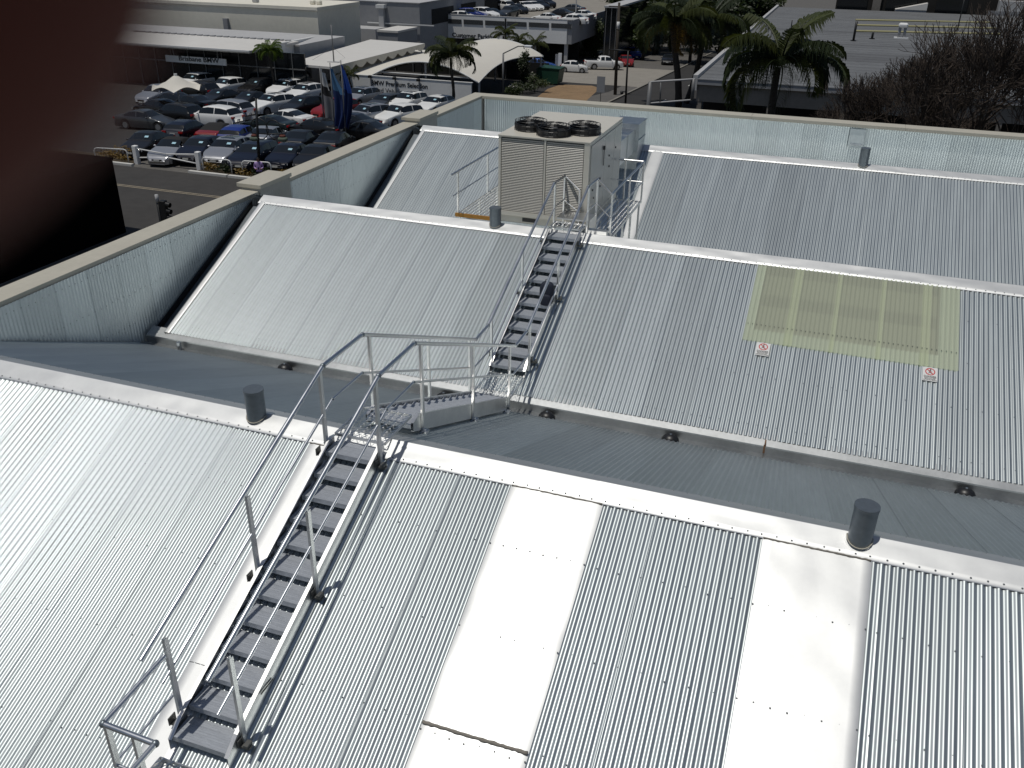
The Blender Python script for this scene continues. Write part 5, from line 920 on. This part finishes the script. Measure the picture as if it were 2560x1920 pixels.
flag(e2(800, 860), e4(560, 865), 0.95, 4.3, [(0, .38, 'fl_lb'), (.38, 1, 'fl_nb')], 'limp flag fading from light blue to navy between two other flags', 1.4); flag(e2(935, 880), e4(715, 830), 0.5, 4.4, [(0, .4, 'fl_b'), (.4, 1, 'fl_nb')], 'narrow bright blue flag on the pole next to the sign wall side', 2.6)
# shade tent
zT = -6.75; a, b_ = atz(e1(-30, 280), zT), atz(e1(855, 262), zT); cc = (a+b_)/2; ra = (a-b_).length/2; ap = aty(e1(375, 45), cc.y).z; tt = thing('shade_tent', 'white peaked shade tent over the parked cars', 'tent', (cc.x, cc.y, gz(cc.y))); l = tt.location
def tent(u, v):
    th = 2*math.pi*u; k6 = abs(math.sin(3*th)); r = ra*(v**0.8)*(1-0.12*k6*v); z = ap+(zT-ap)*(1-(1-v)**1.7)+0.35*k6*v**3; return (r*math.cos(th), r*math.sin(th), z-l.z)
m = MB(); m.grid(tent, 48, 14); m.build('canopy', M['fabric'], tt, True); m = MB(); m.cyl((0, 0), 0.08, 0, ap-l.z-0.05, 10); m.build('centre_pole', M['lgrey'], tt); m = MB(); m.cyl((0, 0), 0.14, ap-l.z-0.08, ap-l.z+0.08, 10); m.build('peak_cap', M['white'], tt)
# ================================================================== pedestrian
gmat('lilac', (0.42, 0.29, 0.55), rough=0.8); gmat('trouser', (0.012, 0.012, 0.015), rough=0.9); gmat('skin', (0.30, 0.17, 0.11), rough=0.6); gmat('hair', (0.012, 0.010, 0.009), rough=0.7)
def skinned(name, verts, edges, radii, mats, pick, parent, sub=2):
    me = bpy.data.meshes.new(name); me.from_pydata(verts, edges, []); o = bpy.data.objects.new(name, me); COL.objects.link(o)
    o.modifiers.new('skin', 'SKIN'); sv = me.skin_vertices[0].data
    for i, r in enumerate(radii): sv[i].radius = r if isinstance(r, tuple) else (r, r)
    sv[0].use_root = True; s = o.modifiers.new('sub', 'SUBSURF'); s.levels = sub; s.render_levels = sub
    dg = bpy.context.evaluated_depsgraph_get(); nm = bpy.data.meshes.new_from_object(o.evaluated_get(dg)); bpy.data.objects.remove(o); nm.name = name; nm.materials.clear()
    for m_ in mats: nm.materials.append(m_)
    for p in nm.polygons: p.material_index = pick(p.center); p.use_smooth = True
    return link(name, nm, parent)
pg = gph(e1(1735, 1530), 1.25); pn = thing('person', 'person in lilac shirt and dark trousers walking by the hoop rail looking at hands', 'person', (pg.x, pg.y, gz(pg.y)+0.02), (0, 0, math.radians(-150)))
V = [(0,0,.95),(0,0,1.15),(0,.01,1.38),(0,.02,1.50),(0,.03,1.57),(0,.05,1.66),(0,.045,1.74), (-.10,0,.90),(-.11,.06,.50),(-.10,-.05,.10),(-.10,.10,.04), (.10,0,.90),(.11,-.04,.50),(.10,-.16,.12),(.10,-.02,.05), (-.19,.0,1.42),(-.25,-.02,1.16),(-.14,.22,1.10),(-.09,.30,1.13), (.19,.0,1.42),(.25,-.02,1.16),(.14,.22,1.10),(.08,.30,1.13)]
E_ = [(0,1),(1,2),(2,3),(3,4),(4,5),(5,6),(0,7),(7,8),(8,9),(9,10),(0,11),(11,12),(12,13),(13,14),(2,15),(15,16),(16,17),(17,18),(2,19),(19,20),(20,21),(21,22)]
Rr = [.15,(.15,.11),(.17,.11),.06,.055,.095,.075,.10,.07,.05,.045,.10,.07,.05,.045,.065,.05,.042,.03,.065,.05,.042,.03]
skinned('body', V, E_, Rr, [M['lilac'], M['trouser'], M['skin'], M['hair']], lambda c: 1 if c.z < 0.93 and abs(c.x) < .19 else (3 if c.z > 1.66 or (c.z > 1.58 and c.y < .03) else (2 if c.z > 1.50 or c.y > .20 else 0)), pn)
m = MB(); m.box(-0.04, 0.04, 0.31, 0.325, 1.10, 1.24); m.build('held_phone', M['black'], pn)
# ================================================================== plants
M['leafd'] = leafmat('dark_foliage', (0.024, 0.036, 0.013)); M['leafm'] = leafmat('mid_foliage', (0.045, 0.065, 0.020)); M['palmd'] = leafmat('palm_green', (0.030, 0.042, 0.018), 0.15); M['palmy'] = leafmat('palm_yellow_green', (0.060, 0.072, 0.022), 0.2); M['palmb'] = leafmat('palm_bright', (0.09, 0.14, 0.025), 0.3); M['deadf'] = leafmat('dry_frond', (0.20, 0.13, 0.035), 0.2)
gmat('bark', (0.055, 0.045, 0.036), rough=0.95, nscale=3, namt=0.35, bump=0.5, bscale=20); gmat('twig', (0.062, 0.047, 0.037), rough=0.95, nscale=2, namt=0.3); gmat('petal', (0.6, 0.58, 0.55), rough=0.8)
FR = {}
def frond_mesh(kind, ma, n=58):
    key = (kind, ma)
    if key in FR: return FR[key]
    rr = random.Random(hash(kind) % 1000 if not isinstance(kind, (int, float)) else int(kind*100)); m = MB(); arch = kind; pts = []; a = math.radians(68-arch*34); x = z = 0.0
    for k in range(13): pts.append(Vector((x, 0, z))); x += math.cos(a)/12; z += math.sin(a)/12; a -= math.radians(5.5+6.0*arch)*(0.5+k/12)
    m.tube(pts, [0.014-0.0009*k for k in range(13)], 4, False)
    for k in range(n):
        t = 0.10+0.90*(k+rr.random()*0.5)/n; i = min(11, int(t*12)); f = t*12-i; p = pts[i].lerp(pts[i+1], f); d = (pts[i+1]-pts[i]).normalized(); ln = 0.27*math.sin(math.pi*min(1, 0.18+t*0.82))**0.6*(0.85+0.3*rr.random())
        for s in (-1, 1):
            out = (d*0.55+Vector((0, s, 0))*0.85+Vector((0, 0, 0.18*rr.random()))).normalized(); p1 = p+out*ln*0.5; p2 = p1+(out*0.5+Vector((0, 0, -0.9-0.4*rr.random())))*ln*0.55; w = Vector((0.0075, 0, 0.003))
            m.quad(p-w, p1-w*1.3, p1+w*1.3, p+w); m.add([p1-w*1.3, p2, p1+w*1.3], [(0, 1, 2)])
    FR[key] = m.mesh('frond', M[ma]); return FR[key]
def palm(name, lab, base, head, size, nf, ma, dead=0, group=None, tr=0.17, seed=1):
    rr = random.Random(seed); t = thing(name, lab, 'palm tree', tuple(base), group=group); hd = at0(head, base); k = 10
    m = MB(); m.tube([hd*(i/k)+Vector((0.12*math.sin(i*0.5), 0, 0)) for i in range(k+1)], [tr*(1.25-0.35*i/k)+(0.02 if i % 2 else 0) for i in range(k+1)], 10); m.build('trunk', M['bark'], t, True)
    for i in range(nf):
        ar = 0.1+1.55*(i/nf)**0.9; o = link('frond', frond_mesh(round(ar*4)/4, 'deadf' if i >= nf-dead else (ma if rr.random() > .25 else ('palmy' if ma == 'palmd' else ma))), t, loc=hd+Vector((0, 0, 0.1)), rot=(rr.uniform(-.2, .2), rr.uniform(-.15, .15), i*2.399+rr.uniform(-.3, .3))); s = size*rr.uniform(.82, 1.12); o.scale = (s, s*1.05, s)
    return t
g = gp(e6(1230, 1285)); h = aty(e6(1180, 330), g.y); palm('palm_tree', 'tall feathery palm with a thick dark trunk by the side street', g, h, 5.2, 26, 'palmd', 3, 'queen palms along the side street', 0.28, 3)
g = gp(e6(1325, 1240)); h = aty(e6(1590, 330), g.y); palm('palm_tree', 'tall feathery palm leaning over the grey warehouse gutter', g, h, 5.2, 26, 'palmd', 1, 'queen palms along the side street', 0.24, 5)
hp = aty(c4(135, 570), 50.0); palm('palm_tree', 'feathery palm in front of the grey sheet roof with arching fronds', (hp.x-0.3, 50.0, gz(50)), hp, 5.0, 24, 'palmd', 0, 'queen palms along the side street', 0.22, 8)
hp = aty(e5(275, 800), 70.5); palm('palm_tree', 'small palm with drooping fronds in front of the end of the lettered wall', (hp.x, 70.5, gz(70.5)), hp, 3.1, 24, 'palmd', 0, None, 0.12, 11)
for i, (q, y, sz, lb) in enumerate(((e5(1000, 500), 99.0, 2.5, 'young palm rising behind the crown of the fabric canopy'), (e5(1200, 590), 104, 2.1, 'young palm behind the canopy between two other palms'), (e5(1420, 640), 107, 2.6, 'young palm behind the canopy toward the street tree'))): hp = aty(q, y); palm('palm_tree', lb, (hp.x, y, gz(y)), hp, sz, 11, 'palmy', 0, 'young palms behind the canopy', 0.10, 20+i)
hp = aty(e3(1850, 720), 70.0); palm('palm_tree', 'bright green bushy palm at the showroom corner', (hp.x, 70, gz(70)), hp, 1.9, 20, 'palmb', 0, None, 0.10, 31)
hp = aty(e4(860, 1060), 73.8); palm('palm_tree', 'thin young palm against the blank end of the lettered wall', (hp.x, 73.8, gz(73.8)), hp, 1.5, 10, 'palmy', 0, None, 0.07, 33)
def leaf_cloud(m, c, rad, n, ls, rr, ncl=16, spread=0.36):
    cl = []
    for _ in range(ncl):
        v = Vector((rr.gauss(0, 1), rr.gauss(0, 1), rr.gauss(0, 1))).normalized()*rr.uniform(0.45, 0.85); cl.append(v)
    for i in range(n):
        v = cl[i % ncl]+Vector((rr.gauss(0, 1), rr.gauss(0, 1), rr.gauss(0, 0.8)))*spread*0.55; p = Vector((c[0]+v.x*rad[0], c[1]+v.y*rad[1], c[2]+v.z*rad[2]))
        a = Vector((rr.gauss(0, 1), rr.gauss(0, 1), rr.gauss(0, .6))).normalized(); b_ = a.orthogonal().normalized(); s = ls*rr.uniform(.6, 1.3); m.quad(p-a*s, p+b_*s*0.45, p+a*s, p-b_*s*0.45)
def tree(name, lab, base, c, rad, n, ls, ma, seed, group=None, cat='tree', tr=0.16):
    rr = random.Random(seed); t = thing(name, lab, cat, tuple(base), group=group); l = t.location; cc = at0(c, l)
    m = MB(); m.tube([(0, 0, -0.1), cc*0.5+Vector((rr.uniform(-.2, .2), 0, 0)), cc], [tr*1.2, tr, tr*0.5], 8)
    for k in range(7):
        v = Vector((rr.uniform(-.7, .7)*rad[0], rr.uniform(-.7, .7)*rad[1], rr.uniform(0.0, .6)*rad[2])); m.tube([cc*(0.55+0.05*k), cc+v], [tr*0.45, tr*0.12], 5, False)
    m.build('trunk', M['bark'], t, True); m = MB(); leaf_cloud(m, cc, rad, n, ls, rr, max(10, int(n/260))); m.build('crown', M[ma], t)
GT = 'dense street trees at the far end of the side street'
g = gp(e6(240, 700)); c = aty(e6(225, 390), g.y); tree('street_tree', 'upright leafy tree at the corner of the car park', g, c, (2.0, 1.9, 3.3), 5200, 0.17, 'leafm', 41)
for i, (q, y, r_, lb) in enumerate(((e6(680, 330), 142, 3.4, 'dark street tree shading the parked wagons'), (e6(900, 120), 160, 5.2, 'broad dark street tree behind the parked wagons'), (e6(640, 60), 175, 5.0, 'dark street tree beside the car park deck'), (e6(960, 380), 150, 2.6, 'low dark street tree over the parked sedans'), (e6(1280, 90), 185, 6.0, 'large dark tree closing the end of the side street'), (e6(1560, 60), 165, 6.0, 'large dark tree behind the two tall palms'), (e6(1830, 70), 150, 5.0, 'dark tree beside the grey warehouse upstand'), (e6(2080, 100), 154, 4.6, 'dark tree touching the back corner of the grey roof'), (e6(1760, 250), 130, 3.6, 'dark tree behind the leaning palm'), (e6(2250, 30), 160, 4.0, 'dark tree in front of the dark brick building'), (e6(1420, 230), 138, 4.6, 'dark tree filling in between the two tall palms'), (e6(1010, 230), 152, 4.8, 'dark tree over the far end of the parked wagons'), (e6(820, 450), 138, 1.8, 'low dark tree beside the parked silver sedan'))):
    c = aty(q, y); tree('street_tree', lb, (c.x, y, gz(y)), c, (r_, r_*0.9, r_*0.95), int(2600*r_/3), 0.26+0.03*r_, 'leafd' if i % 3 else 'leafm', 50+i, GT, tr=0.22)
g = gp(e5(1300, 1230)); c = aty(e5(1275, 920), g.y); tree('small_tree', 'small dark glossy tree beside the street light', g, c, (1.05, 1.0, 1.75), 2200, 0.12, 'leafd', 71, tr=0.08)
for i, (q, r_, lb, ma) in enumerate(((e5(1420, 1270), 1.5, 'rounded green shrub beside the dirt patch', 'leafm'), (e5(1250, 1290), 1.2, 'dark shrub under the small glossy tree', 'leafd'), (e5(1120, 1320), 0.9, 'low shrub with pale flowers behind the parapet corner', 'leafm'), (e5(1370, 1130), 0.8, 'pale flowering shrub next to the skip bin', 'leafd'))):
    g = gp(q); tree('shrub', lb, g, g+Vector((0, 0, r_*0.6)), (r_, r_, r_*0.75), 1000, 0.10, ma, 80+i, None, 'shrub', 0.04)
    if i > 1: m = MB(); leaf_cloud(m, (0, 0, r_*1.0), (r_*.6, r_*.5, r_*.4), 60, 0.09, random.Random(5)); o = m.build('flowers', M['petal'], None); o.parent = [x for x in COL.objects if x.name.startswith('shrub')][-1]
g = gp(e6(80, 700)); tree('shrub', 'pale yellowing shrub beside the pickup tail', g, g+Vector((0, 0, .9)), (0.6, 0.6, 0.9), 400, 0.1, 'leafm', 91, None, 'shrub', 0.04)
p = gp(c1(190, 1345)); tree('shrub', 'dry brown shrub on the garden bed by the gate', p, p+Vector((0, 0, .4)), (1.6, .6, .45), 900, 0.09, 'deadf', 95, None, 'shrub', 0.03)
for i, x in enumerate((-36.2, -35.0, -33.6, -32.4, -31.0)): tree('shrub', 'low dry shrub along the kerbside garden bed', (x, 38.1, -8.38), Vector((x, 38.1, -8.15)), (.7, .5, .3), 260, 0.08, 'leafd' if i % 2 else 'deadf', 100+i, 'low shrubs in the kerbside bed', 'shrub', 0.02)
# ---- leafless tree beyond the parapet
rr = random.Random(12); mt_ = MB(); mw = MB()
def branch(p, d, L, r, dep):
    n = 3; pts = [p]; q = p.copy(); dd = d.copy()
    for k in range(n): dd = (dd+Vector((rr.gauss(0, .16), rr.gauss(0, .16), rr.gauss(0.06, .10)))).normalized(); q = q+dd*(L/n); pts.append(q.copy())
    r1 = max(r*0.71, 0.012); (mt_ if dep < 4 else mw).tube(pts, [r+(r1-r)*k/n for k in range(n+1)], 5 if dep < 3 else 3, False)
    if dep >= 9: return
    for k in range(3 if dep in (0, 1, 2, 5, 6, 7) else 2):
        ax = Vector((rr.gauss(0, 1), rr.gauss(0, 1), rr.gauss(0, 1))).normalized(); ang = rr.uniform(.30, .75) if dep else rr.uniform(.5, .95); nd = (Matrix.Rotation(ang, 3, ax) @ dd); nd.z += 0.10 if dep > 1 else 0.12; branch(pts[-1] if k < 2 else pts[-2], nd.normalized(), L*rr.uniform(.74, .90), r1 if k == 0 else r1*0.8, dep+1)
for px, yy, dx, sd, L_, lab in ((2380, 41.0, -0.10, 12, 2.2, 'leafless spreading tree with dense twigs beyond the far parapet, nearer the palm'), (2520, 43.0, -0.05, 33, 2.6, 'taller leafless tree with dense dark twigs hiding the grey roof corner')):
    rr = random.Random(sd); mt_ = MB(); mw = MB(); bt = aty((px, 330), yy); bare = thing('bare_tree', lab, 'tree', (bt.x, yy, gz(yy)), group='leafless trees')
    branch(Vector((0, 0, -0.1)), Vector((dx, 0, 1)), L_, 0.22, 0); mt_.build('trunk', M['twig'], bare, True); mw.build('twigs', M['twig'], bare, kind='stuff')
# ================================================================== photographer's hand and phone: a fingertip strays over the lens
gmat('handskin', (0.13, 0.042, 0.032), rough=0.7, spec=0.1); gmat('nail', (0.42, 0.24, 0.20), rough=0.35); gmat('phonec', (0.02, 0.02, 0.022), rough=0.4)
def cs(x, y, z): return CAM + RT*(x/1000) + UP*(y/1000) + fw*(z/1000)
ph = thing('phone', 'unseen dark phone behind the lens, placed to shade the fingertip', 'phone', tuple(cs(-57, 21, -5)))  # unseen phone, added and turned so that it shades the fingertip
m = MB(); vs = [at0(cs(x, y, z), ph.location) for z in (-8.5, -1.5) for x, y in ((-126, -12), (12, -12), (12, 55), (-126, 55))]; m.add(vs, [(0, 3, 2, 1), (4, 5, 6, 7), (0, 1, 5, 4), (1, 2, 6, 5), (2, 3, 7, 6), (3, 0, 4, 7)]); m.build('case', M['phonec'], ph)
m = MB(); m.add([at0(cs(x, y, -8.9), ph.location) for x, y in ((-116, -9), (2, -9), (2, 52), (-116, 52))], [(0, 3, 2, 1)]); m.build('screen', M['glassdark'], ph)
hd_ = thing('person', 'out of focus fingertip of the person holding the phone at the lens corner', 'hand', tuple(cs(-62, 70, -12))); L0 = hd_.location
J = [(-66, 62, -14), (-62, 84, -40), (-58, 105, -75),
     (-58, 58, 8), (-40, 34, 16), (-20, 13.5, 17), (-8.7, 4.2, 16),
     (-72, 56, 6), (-66, 34, 17), (-58, 16, 14), (-50, 4, 9),
     (-86, 54, 4), (-84, 32, 14), (-78, 14, 13), (-70, 3, 9),
     (-97, 56, 0), (-98, 38, 10), (-94, 22, 11), (-88, 12, 9),
     (-50, 66, -22), (-42, 46, -24), (-40, 28, -17)]
Ed = [(0, 1), (1, 2), (0, 3), (3, 4), (4, 5), (5, 6), (0, 7), (7, 8), (8, 9), (9, 10), (0, 11), (11, 12), (12, 13), (13, 14), (0, 15), (15, 16), (16, 17), (17, 18), (0, 19), (19, 20), (20, 21)]
rd = [.020, .026, .028, .0112, .0105, .0105, .0098, .0100, .0092, .0084, .0072, .0098, .0088, .0080, .0070, .0085, .0076, .0070, .0062, .0125, .0105, .0088]
skinned('body', [tuple(at0(cs(*p), L0)) for p in J], Ed, rd, [M['handskin']], lambda c: 0, hd_, 3)
